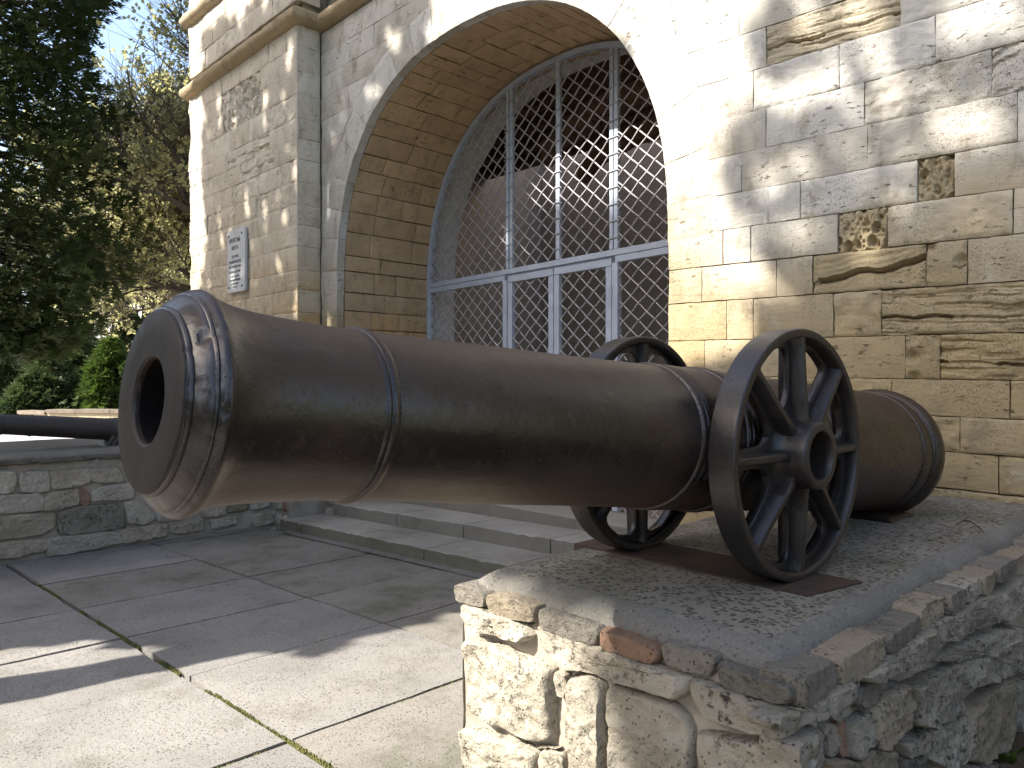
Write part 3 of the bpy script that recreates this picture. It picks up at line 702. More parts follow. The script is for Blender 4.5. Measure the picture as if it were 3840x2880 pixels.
top = lambda u: garch(u)-.03
for u0, u1 in ((.0, 1.63), (1.70, 2.46), (2.48, 3.22), (3.30, 4.6)): mesh_panel(u0, u1, 2.83, top, barred)
flat = lambda u: 2.73
mesh_panel(.04, 1.59, ZB, flat, barred); mesh_panel(3.31, 4.6, ZB, flat, barred)
mesh_panel(1.72, 2.35, ZB+.05, lambda u: 2.70, leaves[0]); mesh_panel(2.49, 3.17, ZB+.05, lambda u: 2.70, leaves[1])
for ua, ub in ((1.605, 1.735), (2.435, 2.512), (3.197, 3.324)):
    z = 2.95
    while z < garch((ua+ub)/2)-.1:
        b = MB(); b.tube([G(ua-.015, z-.012, .012), G(ua, z, .024), G(ub, z+.004, .024), G(ub+.015, z-.01, .012)], .0065, 6); z += .1596; b.build('wire_tie', M['wire'], barred, 60)

# ------------------------------------------------------------------ inscribed plaque
pl = thing('wall_plaque', (-9.66, YT-.03, 2.76), 'white marble plaque with black lettering screwed to the tower wall', 'plaque')
b = MB(); px0, px1, pz0, pz1 = -9.93, -9.385, 2.765, 3.60; yb, yp_ = YT-.012, YT-.046
ol = smooth_poly(resample([(px0, pz0), (px1, pz0), (px1, pz1), (px0, pz1)], .03), 1); n = len(ol)
ccx, ccz = (px0+px1)/2, (pz0+pz1)/2
b.v = [Vector((x, yb, z)) for x, z in ol]+[Vector((x, yp_+.006, z)) for x, z in ol]+[Vector((ccx+(x-ccx)*.985, yp_, ccz+(z-ccz)*.99)) for x, z in ol]
b.f = [(i, (i+1) % n, n+(i+1) % n, n+i) for i in range(n)]+[(n+i, n+(i+1) % n, 2*n+(i+1) % n, 2*n+i) for i in range(n)]+[tuple(range(2*n, 3*n))]
b.build('tablet', M['marble'], pl, 30)
for x in (px0+.05, px1-.09):
    for z in (pz0+.07, pz1-.075):
        b = MB(); b.lathe([(0, .016), (.006, .016), (.010, .010), (.011, 0)], (x, yp_+.002, z), (0, -1, 0), 12); b.build('screw', M['ink'], pl, 40)
def text(s, z, size, sx=1.):
    c = bpy.data.curves.new('lettering', 'FONT'); c.body = s; c.size = size; c.align_x = 'CENTER'; c.extrude = .0008; c.offset = -.0007; c.resolution_u = 3
    o = bpy.data.objects.new('lettering', c); COL.objects.link(o); bpy.context.view_layer.update()
    me = bpy.data.meshes.new_from_object(o.evaluated_get(bpy.context.evaluated_depsgraph_get())); bpy.data.objects.remove(o)
    wd = max((v.co.x for v in me.vertices), default=1)-min((v.co.x for v in me.vertices), default=0)
    k = min(sx, .44/max(wd, .01)) if sx < 9 else 1
    vs = [(ccx-.03+v.co.x*k, yp_-.0012-v.co.z, z+v.co.y) for v in me.vertices]
    if vs: obj('lettering', vs, [tuple(p.vertices) for p in me.polygons], M['ink'], pl)
for s, z, size, k in (('КРЕПОСТНЫЕ', 3.415, .098, .60), ('ВОРОТА', 3.315, .092, .62), ('ОСТАТКИ', 3.21, .062, .8), ('ТУРЕЦКОЙ КРЕПОСТИ,', 3.14, .058, .66), ('ПОСТРОЕННОЙ В XVIII В.', 3.075, .058, .62),
                      ('НАЗВАНЫ „РУССКИЕ“', 3.008, .058, .68), ('В ЧЕСТЬ 25-ЛЕТИЯ', 2.95, .05, .7), ('ОСВОБОЖДЕНИЯ АНАПЫ', 2.90, .05, .62), ('ОТ ТУРЕЦКОГО ИГА', 2.855, .044, .6), ('В 1828 ГОДУ', 2.815, .042, .6)):
    text(s, z+.012, size*.84, k)

# ------------------------------------------------------------------ cannon platform (rubble faced, concrete top)
PZT = .955; FY, RX = 1.665, -.795
plat = thing('cannon_platform', (-1.38, 3.1, 0), 'rubble stone platform with a pebbled concrete top carrying the large cannon', 'platform')
b = MB()
def mortar_grid(b, fm, u0, u1, v0, v1, st=.03, up=.003):
    nu, nv = int((u1-u0)/st), int((v1-v0)/st); base = len(b.v)
    for j in range(nv+1):
        for i in range(nu+1):
            u, v = u0+(u1-u0)*i/nu, v0+(v1-v0)*j/nv; b.v.append(fm(u, v, fbm((u*7, v*7, 2))*.012+up))
    b.f += [(base+j*(nu+1)+i, base+j*(nu+1)+i+1, base+(j+1)*(nu+1)+i+1, base+(j+1)*(nu+1)+i) for j in range(nv) for i in range(nu)]
fF = lambda u, v, o: Vector((u, FY-o, v))
fR = lambda u, v, o: Vector((RX+o+.019*(u-FY), u, v))
fLp = lambda u, v, o: Vector((-1.965-o, u, v))
mortar_grid(b, fF, -1.965, -.80, -.1, .875, .03, -.004); mortar_grid(b, fR, FY+.004, 4.6, -.1, .875, .03, -.002); mortar_grid(b, lambda u, v, o: fLp(4.6+FY-u, v, o), FY+.004, 4.6, -.1, .90, .06)
mortar_grid(b, lambda u, v, o: Vector((u, v, .872+o)), -1.965, RX, FY+.004, 1.78, .03); mortar_grid(b, lambda u, v, o: Vector((v+.019*(u-FY), u, .872+o)), FY+.004, 4.6, -.95, RX, .03)
core = b.build('mortar', M['mortar'], plat, 180)
z5 = lambda p: (1650+p[0]/1.885, 2000+p[1]/1.885)
z6 = lambda p: (2650+p[0]/1.6924, 1900+p[1]/1.6924)
def PFt(pts, cv=z5, out=.03): return [(lambda q: (q.x, q.z))(onY(*cv(p), FY-out)) for p in pts]
def PRt(pts, out=.03): return [(lambda q: (q.y, q.z))(onX(*z6(p), RX+out+.02)) for p in pts]
idn = lambda p: p
def capfit(P):
    hi = max(v for _, v in P); lo = min(v for _, v in P); k = min(1.1, .062/(hi-lo)); cu = sum(u for u, _ in P)/len(P); return [(cu+(u-cu)*1.08, .908-(hi-v)*k) for u, v in P]
FRONT = [([(130, 320), (200, 275), (330, 285), (400, 330), (385, 400), (300, 415), (160, 380)], 'rub_dark', .07), ([(405, 390), (540, 345), (700, 385), (815, 400), (690, 440), (665, 510), (560, 490), (430, 445)], 'rub_tan', .06),
 ([(830, 500), (900, 460), (1090, 510), (1105, 600), (1000, 590), (870, 545)], 'rub_dark', .045), ([(1090, 530), (1180, 510), (1340, 555), (1500, 625), (1665, 685), (1650, 712), (1480, 692), (1350, 645), (1130, 612)], 'rub_red', .05),
 ([(1710, 720), (1770, 685), (1900, 710), (2074, 780), (2070, 820), (1940, 818), (1760, 795)], 'rub_dark', .04),
 ([(150, 440), (215, 412), (330, 455), (470, 550), (580, 650), (640, 735), (590, 772), (450, 745), (280, 690), (190, 640), (150, 540)], 'rub_pale', .05), ([(535, 565), (660, 555), (662, 605), (600, 612)], 'rub_dark', .02),
 ([(672, 580), (800, 570), (1000, 625), (1200, 690), (1550, 765), (1735, 810), (1757, 1000), (1748, 1130), (1690, 1190), (1560, 1130), (1350, 1080), (1100, 1000), (900, 960), (760, 880), (690, 800), (660, 650)], 'rub_pale', .045),
 ([(150, 765), (220, 735), (400, 800), (600, 890), (785, 955), (792, 1100), (788, 1300), (795, 1470), (700, 1500), (500, 1420), (300, 1340), (190, 1270), (158, 1000)], 'rub_pale', .05),
 ([(808, 965), (900, 995), (905, 1100), (888, 1170), (832, 1160), (803, 1050)], 'rub_pale', .035), ([(905, 1010), (1060, 1005), (1120, 1050), (1148, 1120), (1138, 1400), (1148, 1660), (1100, 1720), (915, 1700), (890, 1400)], 'rub_pale', .045),
 ([(1178, 1085), (1400, 1135), (1640, 1215), (1740, 1300), (1790, 1480), (1780, 1720), (1500, 1760), (1190, 1740), (1165, 1300)], 'rub_grey', .035),
 ([(150, 1385), (250, 1372), (450, 1455), (650, 1525), (685, 1570), (675, 1800), (400, 1830), (160, 1800)], 'rub_pale', .05), ([(705, 1530), (870, 1550), (885, 1740), (880, 1820), (710, 1815)], 'rub_pale', .035),
 ([(640, 1520), (700, 1505), (795, 1500), (870, 1520), (700, 1520)], 'rub_pale', .02)]
def cap_row(fm, u0, u1, mats, lo, hi):
    u = u0; i = 0
    while u < u1-.03:
        L = RN.uniform(lo, hi); L = u1-u if u1-(u+L) < lo*.6 else L
        b0, t0 = .842+RN.uniform(-.006, .012), .905+RN.uniform(-.010, .012); g = RN.uniform(.002, .007)
        P = [(u+g+RN.uniform(0, .015), b0), (u+L*.5, b0+RN.uniform(-.008, .006)), (u+L-g-RN.uniform(0, .02), b0+RN.uniform(0, .01)), (u+L-g, (b0+t0)/2), (u+L-g-RN.uniform(0, .01), t0+RN.uniform(-.008, .004)), (u+L*.45, t0+RN.uniform(-.004, .005)), (u+g, t0+RN.uniform(-.008, .004)), (u+g, (b0+t0)/2)]
        stone(P, fm, M[mats[i % len(mats)]], core, RN.uniform(.022, .050), .012, 'cap_stone', .10, .75, .075); u += L; i += 1
cap_row(fF, -1.985, -.775, ['rub_dark', 'rub_tan', 'rub_dark', 'rub_red', 'rub_dark', 'rub_dark', 'rub_red'], .13, .26)
cap_row(fR, FY-.005, 4.58, ['rub_dark', 'rub_tan', 'rub_dark', 'rub_tan', 'rub_dark', 'rub_grey', 'rub_tan'], .12, .30)
for k, (pts, mt, h) in enumerate(FRONT):
    if k < 5: continue
    stone(capfit(PFt(pts, z5, .03)) if k < 5 else [(u, min(v, .842)) for u, v in PFt(pts, z5, h*.6)], fF, M[mt], core, .062 if k < 5 else h, rugged=.6 if k < 5 else 1.2, sharp=.10, grow=1.02)
for pts, mt, h in [q for q in [([(2585, 2452), (2770, 2488), (2962, 2560), (2968, 2700), (2955, 2772), (2790, 2735), (2640, 2690), (2592, 2600), (2582, 2520)], 'rub_grey', .04),
                   ([(2615, 2742), (2760, 2770), (2945, 2802), (2985, 2815), (2985, 2960), (2800, 2990), (2625, 2960)], 'rub_grey', .04), ([(2762, 2438), (2890, 2436), (2948, 2458), (2938, 2524), (2905, 2526), (2825, 2492), (2768, 2472)], 'rub_red', .055)] if q[1] != 'rub_red']:
    stone(capfit(PFt(pts, idn, h*.6)) if mt == 'rub_red' else [(u, min(v, .842)) for u, v in PFt(pts, idn, h*.6)], fF, M[mt], core, .06 if mt == 'rub_red' else .042, sharp=.09, rugged=.7)
RIGHT = [([(510, 950), (690, 830), (725, 880), (650, 930), (640, 990), (490, 1070)], 'rub_dark', .05), ([(690, 780), (880, 730), (905, 795), (830, 850), (700, 890), (680, 830)], 'rub_tan', .05), ([(860, 690), (1180, 550), (1255, 585), (1250, 640), (1080, 740), (960, 800), (900, 770)], 'rub_dark', .06),
 ([(1185, 540), (1380, 495), (1420, 560), (1400, 620), (1262, 660), (1255, 590)], 'rub_tan', .05), ([(1410, 495), (1550, 435), (1580, 560), (1480, 622), (1430, 570)], 'rub_dark', .05), ([(1520, 395), (1720, 345), (1730, 420), (1600, 490), (1562, 440)], 'rub_tan', .05),
 ([(1710, 300), (1860, 275), (1885, 350), (1840, 440), (1760, 480), (1722, 420)], 'rub_tan', .06), ([(1840, 235), (2014, 170), (2040, 290), (1905, 350), (1888, 290)], 'rub_grey', .05),
 ([(640, 990), (700, 920), (900, 880), (930, 1000), (920, 1040), (740, 1050)], 'rub_grey', .04), ([(540, 1115), (650, 1055), (928, 1055), (930, 1230), (720, 1370), (570, 1460), (530, 1440), (530, 1280)], 'rub_grey', .045),
 ([(932, 920), (1000, 890), (1020, 930), (990, 1020), (970, 1180), (942, 1230), (932, 1100)], 'rub_dark', .045), ([(1040, 860), (1150, 780), (1390, 660), (1440, 690), (1450, 880), (1420, 970), (1260, 1060), (1110, 1110), (1030, 1120), (1010, 1050), (1022, 900)], 'rub_grey', .055),
 ([(1462, 720), (1500, 650), (1740, 540), (1790, 560), (1800, 700), (1700, 770), (1530, 860), (1480, 870)], 'rub_grey', .055), ([(1832, 560), (1900, 480), (2014, 440), (2060, 620), (1850, 720), (1822, 690)], 'rub_grey', .05),
 ([(980, 1150), (1130, 1112), (1260, 1130), (1100, 1250), (1000, 1290), (962, 1250)], 'rub_dark', .03), ([(1135, 1240), (1280, 1135), (1330, 1240), (1300, 1380), (1240, 1500), (1180, 1560), (1095, 1540), (1105, 1320)], 'rub_tan', .045),
 ([(1312, 1150), (1450, 1080), (1600, 1000), (1638, 1150), (1600, 1310), (1400, 1400), (1345, 1380), (1342, 1240)], 'rub_grey', .055), ([(1470, 985), (1600, 895), (1740, 820), (1900, 760), (1990, 780), (2000, 960), (1880, 1060), (1665, 1150), (1622, 990)], 'rub_grey', .055),
 ([(860, 1420), (930, 1372), (940, 1450), (920, 1590), (862, 1600), (842, 1500)], 'rub_red', .03), ([(945, 1385), (1078, 1322), (1090, 1500), (1000, 1620), (942, 1600)], 'rub_grey', .04), ([(820, 1310), (918, 1252), (920, 1340), (880, 1392), (830, 1360)], 'rub_grey', .03),
 ([(590, 1540), (740, 1420), (780, 1480), (780, 1659), (700, 1740), (600, 1720)], 'rub_grey', .04), ([(1642, 1400), (1670, 1290), (1780, 1180), (1895, 1085), (1928, 1150), (1928, 1400), (1860, 1540), (1740, 1620), (1652, 1600)], 'rub_tan', .055),
 ([(1935, 1130), (2030, 1040), (2060, 1380), (1950, 1420)], 'rub_grey', .05), ([(1402, 1430), (1600, 1322), (1638, 1380), (1630, 1600), (1500, 1659), (1402, 1600)], 'rub_grey', .05), ([(1262, 1520), (1380, 1432), (1390, 1560), (1282, 1600)], 'rub_grey', .04),
 ([(1250, 1612), (1380, 1585), (1400, 1659), (1262, 1700)], 'rub_dark', .04), ([(770, 1620), (900, 1615), (1000, 1640), (1080, 1562), (1230, 1568), (1240, 1720), (900, 1760)], 'rub_tan', .05), ([(1645, 1635), (1830, 1622), (1835, 1700), (1642, 1720)], 'rub_dark', .05), ([(780, 1400), (815, 1380), (840, 1440), (838, 1580), (795, 1600)], 'rub_grey', .03)]
for k, (pts, mt, h) in enumerate(RIGHT):
    if k < 8: continue
    stone(capfit(PRt(pts, .03)) if k < 8 else [(u, min(v, .842)) for u, v in PRt(pts, h*.6)], fR, M[mt], core, .062 if k < 8 else h, rugged=.7 if k < 8 else 1.3, sharp=.11, grow=1.09)
def rubble_fill(fm, u0, u1, v0, v1, parent, skip, mats, lo=.16, hi=.24, wl=.22, wh=.5, h=.04):
    v = v0
    while v < v1-.05:
        vh = min(RN.uniform(lo, hi), v1-v); u = u0
        if v1-(v+vh) < .08: vh = v1-v
        while u < u1-.06:
            uw = min(RN.uniform(wl, wh), u1-u)
            if u1-(u+uw) < .1: uw = u1-u
            g = .012; c = .03
            P = [(u+g+c, v+g), (u+uw-g-c, v+g+RN.uniform(0, .02)), (u+uw-g, v+g+c), (u+uw-g-RN.uniform(0, .03), v+vh-g-c), (u+uw-g-c, v+vh-g), (u+g+c, v+vh-g-RN.uniform(0, .02)), (u+g, v+vh-g-c), (u+g+RN.uniform(0, .02), v+g+c)]
            if not any(a < u+uw*.92 and c_ > u+uw*.08 and b_ < v+vh*.9 and d > v+vh*.1 for a, c_, b_, d in skip): stone(P, fm, M[RN.choice(mats)], parent, h*RN.uniform(.6, 1.2), .022)
            u += uw
        v += vh
bb = lambda P: (min(p[0] for p in P), max(p[0] for p in P), min(p[1] for p in P), max(p[1] for p in P))
skF = [bb(PFt(p, z5)) for p, _, _ in FRONT]+[(-1.5, -.7, .3, 1)]
skR = [bb(PRt(p)) for p, _, _ in RIGHT]
rubble_fill(fF, -1.96, -.81, -.05, .42, core, skF, ['rub_pale', 'rub_grey', 'rub_tan'])
rubble_fill(fR, FY+.02, 4.58, -.05, .88, core, skR+[(1.6, 3.9, .25, 1)], ['rub_grey', 'rub_tan', 'rub_grey'])
rubble_fill(lambda u, v, o: fLp(4.6+FY-u, v, o), FY+.02, 4.58, -.05, .88, core, [], ['rub_grey', 'rub_tan', 'rub_pale'])
# concrete top: rough edge strip falling to the cap stones, pebbled field
b = MB(); X0a, X1a, Y0a, Y1a = -1.925, -.852, 1.688, 4.595; n1, n2 = 44, 110
def dome(u, v):
    e = min((u)*(X1a-X0a), (1-u)*(X1a-X0a), v*(Y1a-Y0a))
    return e
for j in range(n2+1):
    for i in range(n1+1):
        u, v = i/n1, j/n2; x = X0a+(X1a+.019*(v*2.9)-X0a)*u; y = Y0a+(Y1a-Y0a)*v
        e = dome(u, v); z = PZT-.040*max(0, 1-e/.055)**1.2+fbm((x*5, y*5, 0))*.005*(1 if e < .15 else .5)
        wob = fbm((x*5, y*5, 8))*.022 if e < .02 else fbm((x*5, y*5, 8))*.010 if e < .06 else 0
        b.v.append(Vector((x+wob, y+wob, z)))
b.f = [(j*(n1+1)+i, j*(n1+1)+i+1, (j+1)*(n1+1)+i+1, (j+1)*(n1+1)+i) for j in range(n2) for i in range(n1)]
rim = [i for i in range(n1+1)]+[(j+1)*(n1+1)-1 for j in range(1, n2+1)]; rim2 = [j*(n1+1) for j in range(n2, -1, -1)]
for R_ in (rim, rim2):
    base = len(b.v)
    for k in R_: v = b.v[k]; b.v.append(Vector((v.x+0, v.y, .86)))
    for k in range(len(R_)-1): b.f.append((R_[k], base+k, base+k+1, R_[k+1]))
top_o = b.build('concrete_top', M['slab'], plat, 180); top_o.data.materials.append(M['slabedge'])
for p in top_o.data.polygons:
    c = p.center+top_o.location+plat.location
    if min(c.x-X0a, X1a+.03-c.x, c.y-Y0a) < .070+fbm((c.x*6, c.y*6, 0))*.03: p.material_index = 1
# rusty bedding plate under the wheels, a twig
b = MB(); P = [(-1.93, 2.20), (-.985, 2.17), (-.93, 2.44), (-1.93, 2.47)]
b.hexa([(x, y, PZT-.02) for x, y in P]+[(x, y, PZT+.006) for x, y in P]); prop(b.build('bedding_plate', M['rust']), 'thin rusty steel plate lying under the cannon wheels', 'plate')
tw = [onZ(x, y, PZT+.018) for x, y in ((3585, 1968), (3612, 1952), (3640, 1955), (3668, 1975), (3690, 1996))]
b = MB(); b.tube(tw, [.002, .003, .003, .0025, .0015], 5); b.tube([tw[1], tw[1]+Vector((.02, .03, .02))], [.002, .001], 5)
prop(b.build('twig', M['bark'], None, 60), 'small bent dry twig lying on the pebbled concrete top', 'twig')

# ------------------------------------------------------------------ the large cannon
MY, MZ, GX = .459, 1.563, -1.415; GAX = Vector((0, 1, -.094)).normalized()
can = thing('cannon', (GX, 2.34, PZT), 'huge black cast-iron cannon on two spoked iron wheels, muzzle overhanging the platform', 'cannon')
PR = [(0.6, .077), (.012, .077), (.004, .0785), (.0, .083), (0, .12), (0, .160), (.002, .1645), (.005, .1665), (.007, .1670), (.008, .1705), (.011, .1725), (.014, .1725), (.0155, .1715), (.018, .1755), (.022, .1815), (.027, .1880), (.032, .1935), (.037, .1980), (.0395, .1990),
      (.0405, .2015), (.0435, .2038), (.0465, .2022), (.0475, .2030), (.051, .2085), (.056, .2115), (.061, .2122), (.066, .2110), (.072, .2080), (.080, .2040), (.090, .2000), (.103, .1962), (.12, .1926), (.14, .1896), (.165, .1871), (.195, .1853), (.235, .1840), (.28, .1832), (.32, .1829), (.36, .1831), (.388, .1837)]
def bead(s, r, h=.006, w_=.012): return [(s-w_, r), (s-w_*.95, r+h*.45), (s-w_*.55, r+h*.95), (s, r+h), (s+w_*.55, r+h*.95), (s+w_*.95, r+h*.45), (s+w_, r)]
def rb(s): return .1840+(.2265-.1840)*(s-.4)/1.1
PR += [(.392, .1862), (.396, .1865)]+bead(.409, .1862, .0055, .011)+[(.423, .1868), (.428, .1868), (.430, .1846)]
PR += [(s, rb(s)) for s in (.45, .5, .6, .7, .8, .9, 1.0, 1.1, 1.2, 1.3, 1.4, 1.45)]
PR += [(1.472, rb(1.472)), (1.474, .2295)]+bead(1.486, .2290, .0045, .010)+bead(1.508, .2290, .0055, .010)+[(1.522, .2310), (1.526, .2335), (1.56, .2352), (1.70, .2385)]
PR += [(1.715, .2392), (1.717, .2420)]+bead(1.730, .2415, .0045, .009)+bead(1.751, .2415, .0065, .010)+bead(1.772, .2415, .0045, .009)+[(1.785, .2435), (1.83, .246), (2.2, .2535), (2.3, .2556)]
PR += bead(2.34, .2565, .005, .012)+[(2.36, .262), (2.7, .2700), (3.0, .2775), (3.20, .2835)]+bead(3.235, .2845, .0055, .010)+bead(3.257, .2845, .005, .010)+[(3.27, .2880), (3.335, .2895)]
PR += bead(3.350, .2905, .006, .010)+[(3.362, .298), (3.372, .304), (3.382, .304), (3.39, .309), (3.40, .3115), (3.435, .3115), (3.445, .309), (3.450, .29), (3.47, .26), (3.50, .21), (3.53, .15), (3.56, .09), (3.60, .062), (3.63, .058), (3.66, .075), (3.70, .09), (3.74, .088), (3.77, .065), (3.785, .03), (3.787, .001)]
PR2 = [PR[0]]
for i in range(1, len(PR)):                                         # split long runs so that weathering has vertices to move
    a, c = PR[i-1], PR[i]; n = max(1, int(abs(c[0]-a[0])/.035)) if i > 1 else 1
    for k in range(1, n+1): PR2.append((a[0]+(c[0]-a[0])*k/n, a[1]+(c[1]-a[1])*k/n))
b = MB(); b.lathe(PR2, (GX, MY, MZ), GAX, 160)
e1 = (Vector((0, 0, 1))-GAX*GAX.z).normalized(); e2 = GAX.cross(e1)
for i, v in enumerate(b.v):
    h, r = PR2[i//160]
    if r < .10 or h < .001: continue
    a = (v-Vector((GX, MY, MZ))-GAX*h).normalized()
    d = fbm((a.x*2+h*3, a.y*2+h, a.z*2))*.0012
    if h < .06: d -= .004*max(0, fbm((a.x*11, a.z*11+7, h*26), 3)-.12)*(1.5 if -.1 < a.z < .75 and a.x > .1 else .6)
    v += a*d
# chip knocked out of the muzzle moulding
cp = Vector((GX, MY, MZ))+GAX*.030+(Vector((1, 0, 0))*.80+e1*.60).normalized()*.192
for i, v in enumerate(b.v):
    dd = (v-cp); q = math.sqrt((dd.dot(GAX)/.013)**2+((dd-GAX*dd.dot(GAX)).length/.016)**2)
    if q < 1 and PR2[i//160][0] < .045: v -= (v-(Vector((GX, MY, MZ))+GAX*PR2[i//160][0])).normalized()*.010*(1-q*q)
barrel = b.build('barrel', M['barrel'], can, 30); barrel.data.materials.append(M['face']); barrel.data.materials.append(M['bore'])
for p in barrel.data.polygons:
    if all(PR2[i//160][0] < .006 for i in p.vertices): p.material_index = 1
    if all(PR2[i//160][1] < .0772 and PR2[i//160][0] > .008 and i//160 < 3 for i in p.vertices): p.material_index = 2
b = MB(); b.lathe([(.60, .0005), (.60, .078)], (GX, MY, MZ), GAX, 40); b.build('bore_end', M['bore'], barrel, 30)
# wheels
WC, WR, WE = Vector((-1.071, 2.339, PZT+.405)), .405, .05
def wheel(face, flip, name='wheel'):
    n_ = Vector((1, -WE, 0)).normalized(); d_ = Vector((WE, 1, 0)).normalized(); up = Vector((0, 0, 1)); s_ = 1
    if flip: n_ = Vector((-1, -WE*0, 0)).normalized(); d_ = Vector((0, 1, 0))
    c0 = Vector(face)
    wh = thing(name, c0-n_*.045, parent=can)
    def P(rho, th, x): return c0+n_*x+(d_*math.cos(th)+up*math.sin(th))*rho
    b = MB(); n = 96; c = .004
    pr = [(.376, -.006), (.380, -.001), (.385, 0), (WR-c, 0), (WR, -c), (WR+.001, -.045), (WR, -.09+c), (WR-c, -.09), (.383, -.09), (.378, -.086), (.374, -.07), (.371, -.05), (.374, -.03)]
    for (rho, x) in pr:
        for k in range(n):
            t = 2*math.pi*k/n; b.v.append(P(rho+fbm((math.cos(t)*3, math.sin(t)*3, x*20))*.0012, t, x))
    m_ = len(pr)
    for i in range(m_):
        for k in range(n): b.f.append((i*n+k, i*n+(k+1) % n, ((i+1) % m_)*n+(k+1) % n, ((i+1) % m_)*n+k))
    b.build('rim', M['wheel'], wh, 40)
    b = MB(); hp = [(.076, -.20 if not flip else -.10), (.076, -.03), (.076, .03), (.0765, .054), (.080, .058), (.100, .058), (.1055, .055), (.108, .049), (.108, .015), (.110, -.005), (.114, -.022), (.122, -.032), (.136, -.038), (.145, -.039), (.145, -.061), (.12, -.068), (.110, -.085), (.108, -.10), (.076, -.10)]
    for (rho, x) in hp:
        for k in range(64): b.v.append(P(rho, 2*math.pi*k/64, x))
    for i in range(len(hp)-1):
        for k in range(64): b.f.append((i*64+k, i*64+(k+1) % 64, (i+1)*64+(k+1) % 64, (i+1)*64+k))
    b.build('hub', M['wheel'], wh, 40)
    b = MB(); b.lathe([(0, .075), (.002, .06), (.003, 0.0005)], c0-n_*.055, n_, 40); b.build('trunnion_end', M['wheel'], wh, 40)
    first = None
    for sp in range(8):
        th0 = math.pi/2+sp*math.pi/4; b = MB(); ns = 30; T = .011
        rows = []
        for i in range(ns+1):
            rho = .118+(.378-.118)*i/ns; t = (rho-.262)/.094; f = max(0, 1-abs(t)**3.6)**(1/3.6) if abs(t) < 1 else 0
            ww = max(0, rho*math.tan(math.pi/8)-.036)*f; al = math.pi/8-math.atan2(ww, rho); rows.append((rho, al))
        for (rho, al) in rows:
            for (a, x) in ((-al, -.039-.004), (-al+.012*(al < .39), -.039), (0, -.039), (al-.012*(al < .39), -.039), (al, -.043), (al, -.057), (al-.012*(al < .39), -.061), (0, -.061), (-al+.012*(al < .39), -.061), (-al, -.057)): b.v.append(P(rho, th0+a, x))
        for i in range(ns):
            for k in range(10): b.f.append((i*10+k, i*10+(k+1) % 10, (i+1)*10+(k+1) % 10, (i+1)*10+k))
        # central rib on both faces, flaring into hub and rim
        for sd, xa, xb, xr in ((1, -.040, .012, -.004), (-1, -.060, -.088, -.086)):
            base = len(b.v); nr = 12
            for i in range(nr+1):
                q = i/nr; rho = .100+(.380-.100)*q; hw = .0115+.006*max(0, 1-q/.15)**2+.006*max(0, (q-.88)/.12)**2; xe = xb+(xr-xb)*q
                for (s2, x, w2) in ((-1, xa, 1.6), (-1, xe-sd*.003, 1.), (-.7, xe, 1.), (.7, xe, 1.), (1, xe-sd*.003, 1.), (1, xa, 1.6)): b.v.append(P(math.hypot(rho, hw), th0+math.atan2(s2*hw*w2, rho), x))
            for i in range(nr):
                for k in range(5): b.f.append((base+i*6+k, base+i*6+k+1, base+(i+1)*6+k+1, base+(i+1)*6+k))
        b.build('spoke', M['wheel'], wh, 40)
    return wh
wheel(WC, False); wheel((-1.772, 2.339, PZT+.405), True)
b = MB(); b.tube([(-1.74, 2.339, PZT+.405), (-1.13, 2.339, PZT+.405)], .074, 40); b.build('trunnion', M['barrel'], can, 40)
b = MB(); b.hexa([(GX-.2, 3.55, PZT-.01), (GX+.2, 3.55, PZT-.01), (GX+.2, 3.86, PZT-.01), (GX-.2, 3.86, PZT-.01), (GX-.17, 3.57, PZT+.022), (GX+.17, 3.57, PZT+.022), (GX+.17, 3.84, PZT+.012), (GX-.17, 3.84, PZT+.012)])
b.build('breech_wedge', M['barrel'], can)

# ------------------------------------------------------------------ twin platform with the smaller cannon
TX = -8.25; TZ = .89
twp = thing('opposite_platform', (-9.2, 2.2, -.15), 'coursed rubble stone platform across the path carrying the smaller cannon', 'platform')
b = MB(); fT = lambda u, v, o: Vector((TX+o, u, v)); fTf = lambda u, v, o: Vector((u, -1.6-o, v))
mortar_grid(b, fT, -1.6, 4.3, -.35, .86, .05, -.012); mortar_grid(b, fTf, -10.2, TX, -.35, .86, .06)
b.quad((-10.2, -1.6, -.35), (-10.2, 4.3, -.35), (-10.2, 4.3, .86), (-10.2, -1.6, .86))
tcore = b.build('mortar', M['mortar'], twp, 180)
z7 = lambda p: (p[0]/2.552, 1500+p[1]/2.552)
z5b = lambda p: (p[0]/1.5655, 1100+p[1]/1.5655)
def PT(pts, cv=z7): return [(lambda q: (q.y, q.z))(onX(*cv(p), TX+.02)) for p in pts]
